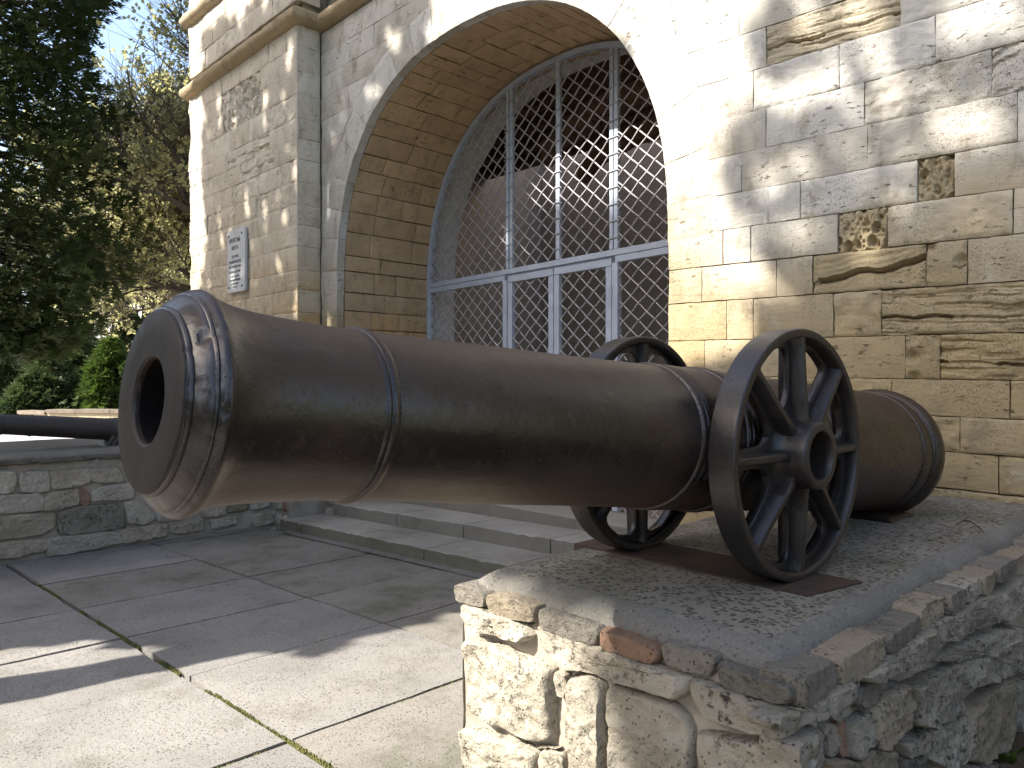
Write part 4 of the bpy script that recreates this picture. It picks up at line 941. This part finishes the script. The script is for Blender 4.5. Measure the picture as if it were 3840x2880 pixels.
TW = [([(-40, 690), (0, 680), (150, 690), (160, 780), (130, 880), (-40, 905)], 'rub_grey'), ([(200, 700), (460, 685), (480, 760), (470, 870), (350, 890), (210, 880), (195, 800)], 'rub_grey'), ([(495, 690), (650, 672), (858, 662), (862, 790), (740, 830), (560, 858), (492, 850)], 'rub_tan'), ([(875, 672), (1140, 652), (1200, 780), (1000, 792), (877, 780)], 'rub_tan'),
 ([(-40, 915), (380, 902), (418, 960), (410, 1055), (200, 1078), (-40, 1090)], 'rub_pale'), ([(430, 950), (500, 892), (750, 852), (752, 1000), (560, 1048), (430, 1058)], 'rub_tan'), ([(758, 862), (800, 847), (862, 900), (850, 1000), (800, 1020), (762, 990)], 'rub_red'), ([(890, 885), (980, 832), (1276, 800), (1276, 940), (1150, 958), (885, 970)], 'rub_pale'),
 ([(-40, 1135), (200, 1102), (528, 1088), (520, 1220), (400, 1288), (200, 1318), (-40, 1345)], 'rub_tan'), ([(580, 1082), (780, 1022), (1100, 1002), (1180, 1060), (1188, 1218), (1000, 1248), (700, 1288), (590, 1268)], 'rub_dark'), ([(-40, 1385), (150, 1352), (450, 1342), (460, 1400), (430, 1448), (150, 1508), (-40, 1525)], 'rub_tan'), ([(480, 1342), (560, 1312), (950, 1272), (1150, 1272), (1168, 1368), (900, 1428), (520, 1495), (477, 1490)], 'rub_pale')]
TW2 = [([(735, 1230), (790, 1222), (850, 1240), (918, 1320), (850, 1358), (760, 1348)], 'rub_pale'), ([(727, 1390), (900, 1362), (980, 1352), (985, 1420), (850, 1450), (732, 1468)], 'rub_tan'), ([(1010, 1378), (1190, 1322), (1198, 1388), (1100, 1410), (1012, 1410)], 'rub_tan'), ([(1240, 1330), (1388, 1312), (1392, 1350), (1250, 1388)], 'rub_pale'), ([(1200, 1272), (1328, 1242), (1320, 1298), (1212, 1318)], 'rub_tan')]
sk = []
TWM = {'rub_pale': 'rub_w1', 'rub_grey': 'rub_w1', 'rub_tan': 'rub_w2', 'rub_dark': 'rub_grey', 'rub_red': 'rub_red'}
for pts, mt in TW: P = PT(pts); sk.append(bb(P)); stone(P, fT, M[TWM[mt]], tcore, .03, .02, sharp=.13, grow=1.11)
for pts, mt in TW2: P = PT(pts, z5b); sk.append(bb(P)); stone(P, fT, M[TWM[mt]], tcore, .03, .02, sharp=.13, grow=1.11)
sk2 = sk+[(PT([(0, 800)])[0][0]-.03, 2.35, -.3, .85)]
rubble_fill(fT, -1.58, 4.28, -.30, .80, tcore, sk2, ['rub_w1', 'rub_w2', 'rub_tan', 'rub_w2'], .15, .22, .25, .5, .03)
rubble_fill(fTf, -10.18, TX, -.30, .80, tcore, [], ['rub_pale', 'rub_tan', 'rub_grey'], .15, .22, .25, .5, .03)
y = -1.63                                              # thin cap stones along the edge
while y < 4.2:
    L = RN.uniform(.35, .9); P = [(y+.01, .80), (y+L-.01, .805), (y+L-.005, .85), (y+L-.03, .872), (y+.03, .868), (y+.005, .84)]
    stone(P, fT, M[RN.choice(['rub_dark', 'rub_dark', 'rub_tan'])], tcore, .06, .02, sharp=.5); y += L
b = MB(); n1, n2 = 12, 60
for j in range(n2+1):
    for i in range(n1+1):
        x, y = -10.25+2.04*i/n1, -1.66+5.94*j/n2; b.v.append(Vector((x, y+fbm((x*5, y*5, 1))*.01, TZ-(.03 if i == n1 else 0)+fbm((x*3, y*3, 1))*.006)))
b.f = [(j*(n1+1)+i, j*(n1+1)+i+1, (j+1)*(n1+1)+i+1, (j+1)*(n1+1)+i) for j in range(n2) for i in range(n1)]
for j in range(n2):
    a, c = b.v[j*(n1+1)+n1], b.v[(j+1)*(n1+1)+n1]; b.quad(a, (a.x, a.y, .83), (c.x, c.y, .83), c)
b.build('concrete_top', M['slabedge'], twp, 180)
# cheek wall between that platform and the steps
ck = thing('cheek_wall', (-7.95, 4.3, -.1), 'short rough rubble cheek wall at the left end of the steps', 'wall')
b = MB(); fC = lambda u, v, o: Vector((u, 4.10-o, v)); fC2 = lambda u, v, o: Vector((u, 4.56-o, v)); fC3 = lambda u, v, o: Vector((-7.93+o, u, v))
mortar_grid(b, fC, TX-.02, -7.93, -.2, .62, .04); mortar_grid(b, fC2, -7.95, -7.66, -.1, .56, .04); mortar_grid(b, fC3, 4.1, 4.6, -.2, .62, .04)
b.quad((TX, 4.1, .62), (-7.93, 4.1, .62), (-7.93, 4.6, .62), (TX, 4.6, .62)); b.quad((-7.93, 4.56, .56), (-7.66, 4.56, .56), (-7.66, 4.62, .56), (-7.93, 4.62, .56)); b.quad((-7.66, 4.56, -.1), (-7.66, 4.62, -.1), (-7.66, 4.62, .56), (-7.66, 4.56, .56))
ckm = b.build('mortar', M['mortar'], ck, 180)
rubble_fill(fC, TX+.02, -7.94, -.1, .6, ckm, [], ['rub_w2', 'rub_w1', 'rub_w2', 'rub_red'], .12, .2, .12, .25, .045)
rubble_fill(fC2, -7.92, -7.67, -.05, .55, ckm, [], ['rub_tan', 'rub_pale', 'rub_red'], .12, .2, .12, .25, .03)
# smaller cannon
c2 = thing('small_cannon', (-8.9, 2.6, TZ), 'slim dark cannon barrel lying on the opposite platform on a ribbed iron chock', 'cannon')
A0 = onX(0, 1590, -8.9); A1 = onX(415, 1610, -8.9); ax2 = (A1-A0).normalized(); st = A0-ax2*.28
pr = [(.25, .045), (0, .045), (0, .10), (.02, .115), (.05, .128), (.08, .132), (.10, .125), (.13, .11), (.18, .101)]
L = (A1-A0).length+.28
r_at = lambda s: .1005+(s-.18)*.0165
def bd2(s): return [(s-.014, r_at(s)), (s-.010, r_at(s)+.005), (s, r_at(s)+.007), (s+.010, r_at(s)+.005), (s+.014, r_at(s))]
s1 = .28+(onX(115, 1590, -8.9)-A0).length; s2 = .28+(onX(409, 1612, -8.9)-A0).length
pr = [(.25, .045), (0, .045), (0, .09), (.015, .110), (.03, .118), (.05, .113), (.10, .104), (.2, .1015)]+bd2(.29)+bd2(s1)+[(s1+.3, r_at(s1+.3))]+bd2(s2)+[(s2+.04, r_at(s2)+.012), (s2+.6, .135)]+[(s2+.62, .142), (s2+1.3, .152), (s2+1.33, .165), (s2+1.36, .165), (s2+1.39, .13), (s2+1.43, .06), (s2+1.47, .03), (s2+1.50, .045), (s2+1.54, .045), (s2+1.57, .001)]
b = MB(); b.lathe(pr, st, ax2, 72); b.build('barrel', M['gun2'], c2, 35)
q0 = onX(385, 1690, -8.82)
for k in range(4):
    b = MB(); yy = q0.y+k*.05; z1 = (st+ax2*((yy+.10-st.y)/ax2.y)).z-.06
    b.hexa([(-9.06, yy, TZ-.01), (-8.74, yy, TZ-.01), (-8.74, yy+.038, TZ-.01), (-9.06, yy+.038, TZ-.01), (-9.02, yy+.08, z1), (-8.78, yy+.08, z1), (-8.78, yy+.118, z1), (-9.02, yy+.118, z1)]); b.build('chock_plate', M['gun2'], c2)
b = MB(); yy = q0.y+1.2; b.box(-9.1, -8.7, yy, yy+.4, TZ-.01, (st+ax2*((yy+.2-st.y)/ax2.y)).z-.10); b.build('rear_chock', M['gun2'], c2)

# ------------------------------------------------------------------ vegetation
def spray(b, p, d, L, n=6, wd=.02, up=.3):
    """flat fan of narrow scale leaves"""
    d = d.normalized(); sd = d.cross(Vector((RN.uniform(-1, 1), RN.uniform(-1, 1), RN.uniform(.2, 1)))).normalized()
    for k in range(n):
        t = k/max(1, n-1)-.5; q = (d+sd*t*1.7+Vector((0, 0, RN.uniform(-.25, .25)))).normalized(); l = L*(1-abs(t)*.7)*RN.uniform(.7, 1.2); o = sd*t*L*.25
        m_ = p+o+q*l*.5; s_ = q.cross(sd.cross(d)+Vector((RN.uniform(-.4, .4),)*3)).normalized()*wd
        i = len(b.v); b.v += [p+o, m_+s_, p+o+q*l, m_-s_]; b.f.append((i, i+1, i+2, i+3))
def limb(b, p, q, r0, r1, n=6, wig=.12, sides=6):
    L = (q-p).length; pts = []
    for i in range(n+1):
        t = i/n; w_ = math.sin(t*math.pi)*wig*L; pts.append(p.lerp(q, t)+Vector((RN.uniform(-1, 1), RN.uniform(-1, 1), RN.uniform(-1, 1)))*w_*.35)
    b.tube(pts, [r0+(r1-r0)*i/n for i in range(n+1)], sides); return pts
def conifer(name, label, base, H, R, mat, nsp, L, z0=.05, group=None, lean=(0, 0), pw=1.2, wd=.02, nleaf=6, lumps=3.):
    t = thing(name, base, label, 'tree' if H > 5 else 'shrub', group)
    base = Vector(base); b = MB(); tp = base+Vector((lean[0], lean[1], H*.95)); limb(b, base-Vector((0, 0, .1)), tp, .03*H**.8, .01, 10, .02, 8)
    f = MB(); sd = RN.random()*30
    for i in range(nsp):
        h = z0+(1-z0)*(RN.random()**1.15); a = RN.random()*6.283; rr = R*((1-h)**(1/pw))*min(1, .40+.60*(h-z0)/.16)
        rr *= 1+.38*fbm((math.cos(a)*1.3*lumps/3+sd, math.sin(a)*1.3*lumps/3, h*H*.55*lumps/3)); k = RN.random()**.42; c = base.lerp(tp, h)
        p = c+Vector((math.cos(a), math.sin(a), 0))*rr*k+Vector((0, 0, RN.uniform(-.1, .1)-.10*rr*k))
        if fbm((p.x*1.1+sd, p.y*1.1, p.z*1.1)) < -.22: continue
        d = Vector((math.cos(a+RN.uniform(-.6, .6)), math.sin(a+RN.uniform(-.6, .6)), RN.uniform(-.5, .7))); spray(f, p, d, L*RN.uniform(.7, 1.3), nleaf, wd)
        if i % 40 == 0: limb(b, c, p, .012+.01*rr, .004, 3, .1, 4)
    b.build('trunk', M['bark'], t, 60); f.build('crown', mat, t); return t
def budtree(name, label, base, H, R, mat, levels=5, nb=5, buds=1., group=None, top_only=False, seed=1, lean=(0, 0), budr=.09, twig=1.):
    rnd = random.Random(seed); t = thing(name, base, label, 'tree', group); base = Vector(base); b = MB(); f = MB()
    def cluster(p, s):
        for k in range(5):
            o = Vector((rnd.gauss(0, 1), rnd.gauss(0, 1), rnd.gauss(-.3, 1)))*s*.5; a = Vector((rnd.gauss(0, 1), rnd.gauss(0, 1), rnd.gauss(0, 1))).normalized(); c = a.orthogonal().normalized()
            i = len(f.v); f.v += [p+o-a*s*.5, p+o+c*s*.4, p+o+a*s*.5, p+o-c*s*.4]; f.f.append((i, i+1, i+2, i+3))
    def grow(p, d, L, r, lv):
        n = 4; pts = [p]; q = p; dd = d.copy()
        for i in range(n):
            dd = (dd+Vector((rnd.gauss(0, .14), rnd.gauss(0, .14), rnd.gauss(.03, .12)))).normalized(); q = q+dd*L/n; pts.append(q)
        b.tube(pts, [r*(1-.55*i/n) for i in range(n+1)], 5 if lv > 2 else 3, False)
        if lv <= 1:
            for pp in pts[1:]:
                if rnd.random() < buds: cluster(pp+Vector((rnd.gauss(0, .04), rnd.gauss(0, .04), rnd.gauss(0, .04))), budr*rnd.uniform(.6, 1.4))
        if lv == 0: return
        for k in range(nb if lv > 1 else nb+1):
            s_ = rnd.uniform(.35, 1); pp = pts[min(n, int(s_*n)+0)]; a = rnd.random()*6.283; o = Vector((math.cos(a), math.sin(a), rnd.uniform(-.3, .55))); nd = (dd*.75+o*.8).normalized()
            grow(pp, nd, L*rnd.uniform(.55, .8), max(.004*twig, r*.45), lv-1)
    trunk = limb(b, base-Vector((0, 0, .2)), base+Vector((lean[0], lean[1], H*.35)), .022*H, .016*H, 6, .03, 10)
    for k in range(nb+2):
        a = 6.283*k/(nb+2)+rnd.uniform(-.3, .3); h = rnd.uniform(.2, .36); grow(base+Vector((lean[0], lean[1], H*.35))*1.*1 if False else base+Vector((lean[0]*h/.35, lean[1]*h/.35, H*h)), Vector((math.cos(a), math.sin(a), rnd.uniform(.15, 1.3))).normalized(), R*rnd.uniform(.45, .62), .010*H, levels-1)
    b.build('trunk', M['barkg'], t, 60); f.build('crown', mat, t); return t
def at(px, dist, z=None): p = away(px, dist); p.z = gz if z is None else z; return p
# tall dark evergreen in front of the plaza, and its neighbour
conifer('evergreen_tree', 'tall dark evergreen tree with feathery drooping sprays left of the tower', at(-60, 14.5), 14.5, 3.05, M['thuja'], 27000, .22, .17, None, (0, 0), 2.6, .017, 8, 4.)
budtree('budding_tree', 'spreading tree with yellow-green spring buds behind the tower corner', at(940, 19), 18, 6.6, M['bud'], 5, 6, .30, None, False, 3, (0, 0), .072, 1.2)
budtree('budding_tree', 'spring tree with pale yellow buds behind the dark evergreens', at(560, 41), 23, 10.5, M['bud'], 5, 6, .30, None, False, 9, (0, 0), .12, 2.2)
budtree('budding_tree', 'far bare-branched tree with straw coloured buds beyond the lamp post', at(590, 44), 13, 7, M['palebud'], 5, 4, .5, None, False, 14, (0, 0), .13, 2.6)
budtree('budding_tree', 'bare-branched tree at the far edge of the plaza behind the juniper', at(170, 46), 16, 8, M['palebud'], 5, 4, .5, None, False, 21, (0, 0), .13, 2.8)
# shrubs behind the low wall
def shrub(label, px, dist, H, R, mat, n, L=.28, pw=1.1, z0=.0, wd=.028, name='evergreen_shrub'): return conifer(name, label, at(px, dist), H, R, mat, n, L, z0, 'evergreen shrubs beyond the low wall', (0, 0), pw, wd, 6, 5.)
shrub('broad mid-green juniper with layered branches behind the low wall', 195, 31, 3.7, 1.9, M['juniper'], 5000, .34, .95)
shrub('low spreading juniper at the end of the low wall', 95, 30, 1.9, 1.5, M['juniper'], 2600, .3, 1.2)
shrub('bright yellow-green bush beside the cannon muzzle', 415, 30.5, 3.6, 1.35, M['brightshrub'], 4200, .3, 1.6)
shrub('dark green bush between the juniper and the bright bush', 300, 33, 3.2, 1.7, M['thuja'], 3500, .32, 1.5)
shrub('tall dark evergreen behind the layered juniper', 235, 36, 7.5, 2.1, M['thuja'], 5200, .42, 1.7, .0, .03)
shrub('slender dark evergreen at the far left of the shrubs', 60, 37, 5.5, 1.6, M['thuja'], 3200, .4, 1.7, .12, .03)
shrub('dark evergreen behind the lamp post', 500, 39, 5.2, 2.6, M['thuja'], 4200, .42, 1.6, .0, .03)
shrub('round green bush far across the plaza behind the muzzle', 620, 40, 4.2, 2.6, M['juniper'], 3800, .42, 1.8, .0, .03)
shrub('grey-green bush at the foot of the far bare tree', 20, 43, 2.6, 2.2, M['juniper'], 2600, .4, 1.6, .0, .03)
for k, (px, dist, H, R) in enumerate(((-330, 38, 9, 4.2), (-800, 34, 10, 4.6), (-1500, 33, 9, 4.4))):
    conifer('park_tree', ['broad dark tree on the lawn left of the tall feathery evergreen', 'wide spreading tree at the left end of the lawn', 'round crowned tree furthest along the lawn edge'][k], at(px, dist), H, R, M['thuja' if k % 2 else 'juniper'], 2600, .8, .10, None, (0, 0), 2.2, .11, 6, 5.)
# low wall with brown coping
lw = thing('low_wall', at(270, 26.5), 'low pale stone garden wall with a brown coping across the plaza', 'wall')
pts = [at(92, 27.5), at(195, 26.6), at(300, 26.3), at(430, 26.0), at(640, 25.7)]
for i in range(len(pts)-1):
    a, c = pts[i], pts[i+1]; d = (c-a).normalized(); nn = Vector((d.y, -d.x, 0)); zt = [.49, .56, .58, .575][i]
    def bx(o0, o1, z0, z1, e=0): 
        b = MB(); b.hexa([Vector((*(a-d*e+nn*o0).xy, z0)), Vector((*(c+d*e+nn*o0).xy, z0)), Vector((*(c+d*e+nn*o1).xy, z0)), Vector((*(a-d*e+nn*o1).xy, z0)), Vector((*(a-d*e+nn*o0).xy, z1)), Vector((*(c+d*e+nn*o0).xy, z1)), Vector((*(c+d*e+nn*o1).xy, z1)), Vector((*(a-d*e+nn*o1).xy, z1))]); return b
    bx(-.2, .2, gz-.05, zt-.12).build('wall_section', M['far_stone'], lw); bx(-.27, .27, zt-.119, zt, -.005).build('coping', M['coping'], lw)
# path lamp
lp = at(442, 33); lamp = thing('lamp_post', lp, 'pale metal park lamp with a cup shaped glass shade and flat cap', 'lamp')
b = MB(); b.lathe([(0, .11), (.3, .10), (.32, .06), (3.1, .05), (3.15, .07)], lp, (0, 0, 1), 16); b.build('post', M['lampmetal'], lamp, 40)
b = MB(); b.lathe([(3.15, .08), (3.2, .10), (3.32, .13), (3.55, .21), (3.62, .215)], lp, (0, 0, 1), 24); b.build('glass_shade', M['lampglass'], lamp, 40)
b = MB(); b.lathe([(3.60, .23), (3.63, .27), (3.66, .26), (3.72, .17), (3.75, .02), (3.75, .001)], lp, (0, 0, 1), 24); b.build('cap', M['lampmetal'], lamp, 40)
# pale buildings far behind the trees
for px, dist, wd, hh, lab in ((640, 75, 16, 9, 'pale rendered house half hidden behind the far trees near the tower'), (120, 90, 22, 7, 'long pale rendered building glimpsed beneath the far evergreens')):
    p = at(px, dist); h_ = thing('distant_house', p, lab, 'house'); a = math.radians(20); b = MB()
    b.box(p.x-wd/2, p.x+wd/2, p.y-5, p.y+5, gz, hh); wl_ = b.build('wall', M['far_house'], h_)
    b = MB(); b.hexa([(p.x-wd/2-.4, p.y-5.4, hh+.01), (p.x+wd/2+.4, p.y-5.4, hh+.01), (p.x+wd/2+.4, p.y+5.4, hh+.01), (p.x-wd/2-.4, p.y+5.4, hh+.01), (p.x-wd/2+3, p.y-.3, hh+3), (p.x+wd/2-3, p.y-.3, hh+3), (p.x+wd/2-3, p.y+.3, hh+3), (p.x-wd/2+3, p.y+.3, hh+3)]); b.build('roof', M['coping'], h_)
    for fl in range(2):
        for k in range(3):
            b = MB(); yy = p.y-3+k*3; b.box(p.x+wd/2-.05, p.x+wd/2+.03, yy-.6, yy+.6, 1.2+fl*3, 2.8+fl*3); b.build('window', M['ink'], wl_)
# weeds at the foot of the platform
for k, (px, py, s_) in enumerate(((3800, 2860, .09),)):
    p = onX(px, py, RX+.10); b = MB()
    for i in range(70):
        a = RN.random()*6.283; d = Vector((math.cos(a), math.sin(a), RN.uniform(.3, 1.5))).normalized(); l = s_*RN.uniform(.5, 1.2); q = p+Vector((RN.gauss(0, .05), RN.gauss(0, .07), -.02)); sd_ = d.cross(Vector((0, 0, 1))).normalized()*l*.3
        i0 = len(b.v); b.v += [q, q+d*l*.5+sd_, q+d*l, q+d*l*.5-sd_]; b.f.append((i0, i0+1, i0+2, i0+3))
    w_ = thing('weed', p, 'small leafy green weed sprouting at the foot of the rubble platform', 'weed'); b.build('foliage', M['brightshrub'], w_)

# ------------------------------------------------------------------ the park behind and beside the viewer (seen only as reflections)
def bush(label, x, y, H, R, mat, n, L, wd): conifer('park_tree' if H > 5 else 'park_shrub', label, (x, y, gz), H, R, mat, n, L, .0 if H < 5 else .06, 'park planting behind the viewer', (0, 0), 2.2, wd, 6, 5.)
PK_L = ['bushy dark evergreen shrub between the earth strip and the tall park trees', 'low rounded green shrub next to the bushy dark evergreen', 'dense dark shrub close to the right-hand fortress wall', 'wide green shrub at the corner of the paved court', 'broad dark park tree behind the wide green shrub', 'tall green park tree beyond the low rounded shrub', 'dark clipped shrub at the back edge of the paving',
        'broad green tree standing behind the clipped shrub', 'spreading dark tree at the back of the court', 'large green tree on the lawn opposite the tower', 'tallest dark park tree at the far back of the court', 'smaller green tree at the end of the lawn']
for k, (x, y, H, R) in enumerate(((9.5, -6.5, 3.4, 2.6), (11, -2.0, 3.0, 2.4), (10.5, 2.4, 3.6, 2.4), (6.0, -11, 3.2, 3.0), (17, -13, 5.2, 3.6), (20, -3, 5.4, 3.8), (1.5, -15, 3.6, 3.0), (-5, -17, 10, 4.0), (-12, -15, 9, 4.2), (-19, -12, 10, 4.2), (5, -19, 11, 4.4), (-25, -8, 8, 3.6))):
    bush(PK_L[k], x, y, H, R, M['juniper'] if k % 2 else M['thuja'], 1500 if H < 5 else 2400, .55 if H < 5 else .9, .09 if H < 5 else .14)

# ------------------------------------------------------------------ trees behind the viewer: their crowns give the shade and dapples, the sun passes between and below them
def AB(p): return (p.x+.5*(YW-p.y), p.z-.95*(YW-p.y))           # where the sun ray through p meets the gate wall plane
def pol(pts): return [AB(p) for p in pts]
def inside(a, c, P):
    r_ = False; j = len(P)-1
    for i in range(len(P)):
        if (P[i][1] > c) != (P[j][1] > c) and a < (P[j][0]-P[i][0])*(c-P[i][1])/(P[j][1]-P[i][1])+P[i][0]: r_ = not r_
        j = i
    return r_
LIT = [pol([onY(x, y, YW) for x, y in ((2850, -10), (2792, 157), (2862, 274), (2823, 423), (2776, 533), (2721, 611), (2666, 744), (2760, 823), (2823, 862), (2839, 1019), (2886, 1175), (2823, 1310), (2600, 1420), (2440, 1500), (2440, 900))])+[(-3.45, 4.2), (-5.0, 4.2), (-6.2, 4.5), (-6.4, 4.7), (-6.0, 5.0), (-5.75, 6.6), (-2.5, 6.6)],
       pol([onF(x, y) for x, y in ((-150, 2470), (0, 2430), (350, 2395), (700, 2420), (1000, 2430), (1204, 2445), (1456, 2350), (1717, 2285), (2100, 2330))])+[(.25, -1.9), (.25, -6), (-8, -6)],
       pol([onY(1650+x/1.885, 2000+y/1.885, FY) for x, y in ((0, 380), (140, 400), (640, 540), (1250, 640), (1450, 720), (1500, 950), (1560, 1110), (1420, 1200), (1320, 1350), (1290, 1660), (1290, 2400), (0, 2400))])]
SPOT = [(pol([onY(*Z4(x, y), YW)])[0], rx, rz) for x, y, rx, rz in ((800, 110, .10, .13), (960, 60, .10, .12), (790, 430, .14, .16), (1020, 460, .07, .10), (1440, 560, .12, .14), (690, 1110, .10, .13), (1395, 1440, .09, .10), (690, 1480, .11, .14), (1500, 80, .14, .14), (1650, 30, .14, .12), (1280, 460, .06, .08), (1750, 200, .07, .09), (900, 300, .07, .08))]
# slits of light on the shaded paving and on the right edge of the platform
SPOT += [(AB(onF(x, y)), rx, rz) for x, y, rx, rz in ((930, 2235, .10, .05), (1060, 2215, .10, .05), (1250, 2160, .10, .06), (300, 2350, .12, .04), (80, 2290, .1, .03))]
SPOT += [(AB(onZ(x, y, PZT)), rx, rz) for x, y, rx, rz in ((3760, 1985, .05, .10), (2600, 1925, .09, .09), (2460, 2030, .07, .05))]
def covered(a, c):
    w1, w2 = fbm((a*2.2, c*2.2, 1))*.10+fbm((a*7, c*7, 4))*.05, fbm((a*2.2, c*2.2, 9))*.10+fbm((a*7, c*7, 14))*.05
    for P in LIT:
        if inside(a+w1, c+w2, P): return False
    for (s, rx, rz) in SPOT:
        if ((a+w1*.5-s[0])/rx)**2+((c+w2*.5-s[1])/rz)**2 < 1: return False
    if a < -10.72+w1 and a > -11.6: return False
    if a < -6.1 and c > 1.2:                                      # thin, streaky foliage over the tower
        if noise.noise(Vector((a*3.6, c*2.2, 2)))*.8+.7*noise.noise(Vector((a*8, c*5, 5))) > (.24 if c > 1.8 else .38): return False
    return True
shade = {'A': MB(), 'B': MB(), 'C': MB()}; YCR = {'A': -7.2, 'B': -3.0, 'C': -4.6}
LB = [x.copy() for x in ()]
def place(a, c, Y): return Vector((a-.5*(YW-Y), Y, c+.95*(YW-Y)))
st = .085; tips = {'A': [], 'B': [], 'C': []}
ia = -12.6
while ia < 3.4:
    ic = -3.6
    while ic < 7.2:
        a, c = ia+RN.uniform(-.5, .5)*st, ic+RN.uniform(-.5, .5)*st; ic += st
        if a > .25 and c < -3.0: continue
        if c > 6.3+fbm((a*.5, 0, 0)) or a < -12.4+fbm((0, c*.6, 0)) or a > 3.0+fbm((0, c*.6, 4))*.5: continue
        if not covered(a, c): continue
        if a > -2.9 and c > 1.3 and RN.random() > max(.40, .97-.40*(c-1.3)): continue
        T = 'C' if a < -5.9+fbm((0, c, 5))*.4 else 'B' if (c < 1.9+fbm((a, 0, 5))*.3 and a < -.4) else 'A'
        Y = YCR[T]+RN.gauss(0, .75); p = place(a, c, Y); b = shade[T]
        if RN.random() < .006: tips[T].append(p)
        for k in range(2):
            n_ = (-SUN+Vector((RN.gauss(0, .55), RN.gauss(0, .55), RN.gauss(0, .55)))).normalized(); u = n_.orthogonal().normalized(); v = n_.cross(u); t = RN.random()*6.283; u, v = u*math.cos(t)+v*math.sin(t), v*math.cos(t)-u*math.sin(t); s_ = RN.uniform(.10, .145)
            o = p+Vector((RN.gauss(0, .02), RN.gauss(0, .02), RN.gauss(0, .02))); i = len(b.v); b.v += [o-u*s_, o+v*s_*.7, o+u*s_, o-v*s_*.7]; b.f.append((i, i+1, i+2, i+3))
    ia += st
TL = {'A': ('tall leafy tree behind the viewer shading the wall right of the arch', [place(1.6, -.95*(YW+7.2)+gz, -7.2), place(1.5, -1.5, -7.2), place(.9, 2.0, -7.2)], .26),
      'B': ('leaning leafy tree behind the viewer, its trunk shadow lying across the paving', [place(-2.14, -5.52, -1.2), place(-2.72, -3.55, -1.6), place(-3.12, -2.3, -2.0), place(-3.6, -1.2, -2.6), place(-3.9, .2, -3.0)], .235),
      'C': ('leafy tree by the opposite platform dappling the tower', [place(-8.3, -.95*(YW+4.6)+gz, -4.6), place(-8.4, -1.2, -4.6), place(-8.6, 3.4, -4.6)], .24)}
for T, (lab, path, r0) in TL.items():
    t = thing('shade_tree', path[0], lab, 'tree'); b = MB()
    dense = []
    for i in range(len(path)-1):
        for k in range(4): dense.append(path[i].lerp(path[i+1], k/4)+Vector((RN.uniform(-1, 1), RN.uniform(-1, 1), 0))*.02)
    dense.append(path[-1]); b.tube(dense, [r0*(1-.62*i/(len(dense)-1))*(1+.12*math.sin(i*2.1)) for i in range(len(dense))], 10)
    for q in tips[T]:
        h0 = dense[RN.randrange(len(dense)*2//3, len(dense))]
        mid = h0.lerp(q, .5)
        if covered(*AB(mid)) and covered(*AB(h0.lerp(q, .25))) and covered(*AB(h0.lerp(q, .75))): limb(b, h0, q, .045, .008, 5, .06, 5)
    b.build('trunk', M['bark'], t, 60); shade[T].build('crown', M['spring'], t)
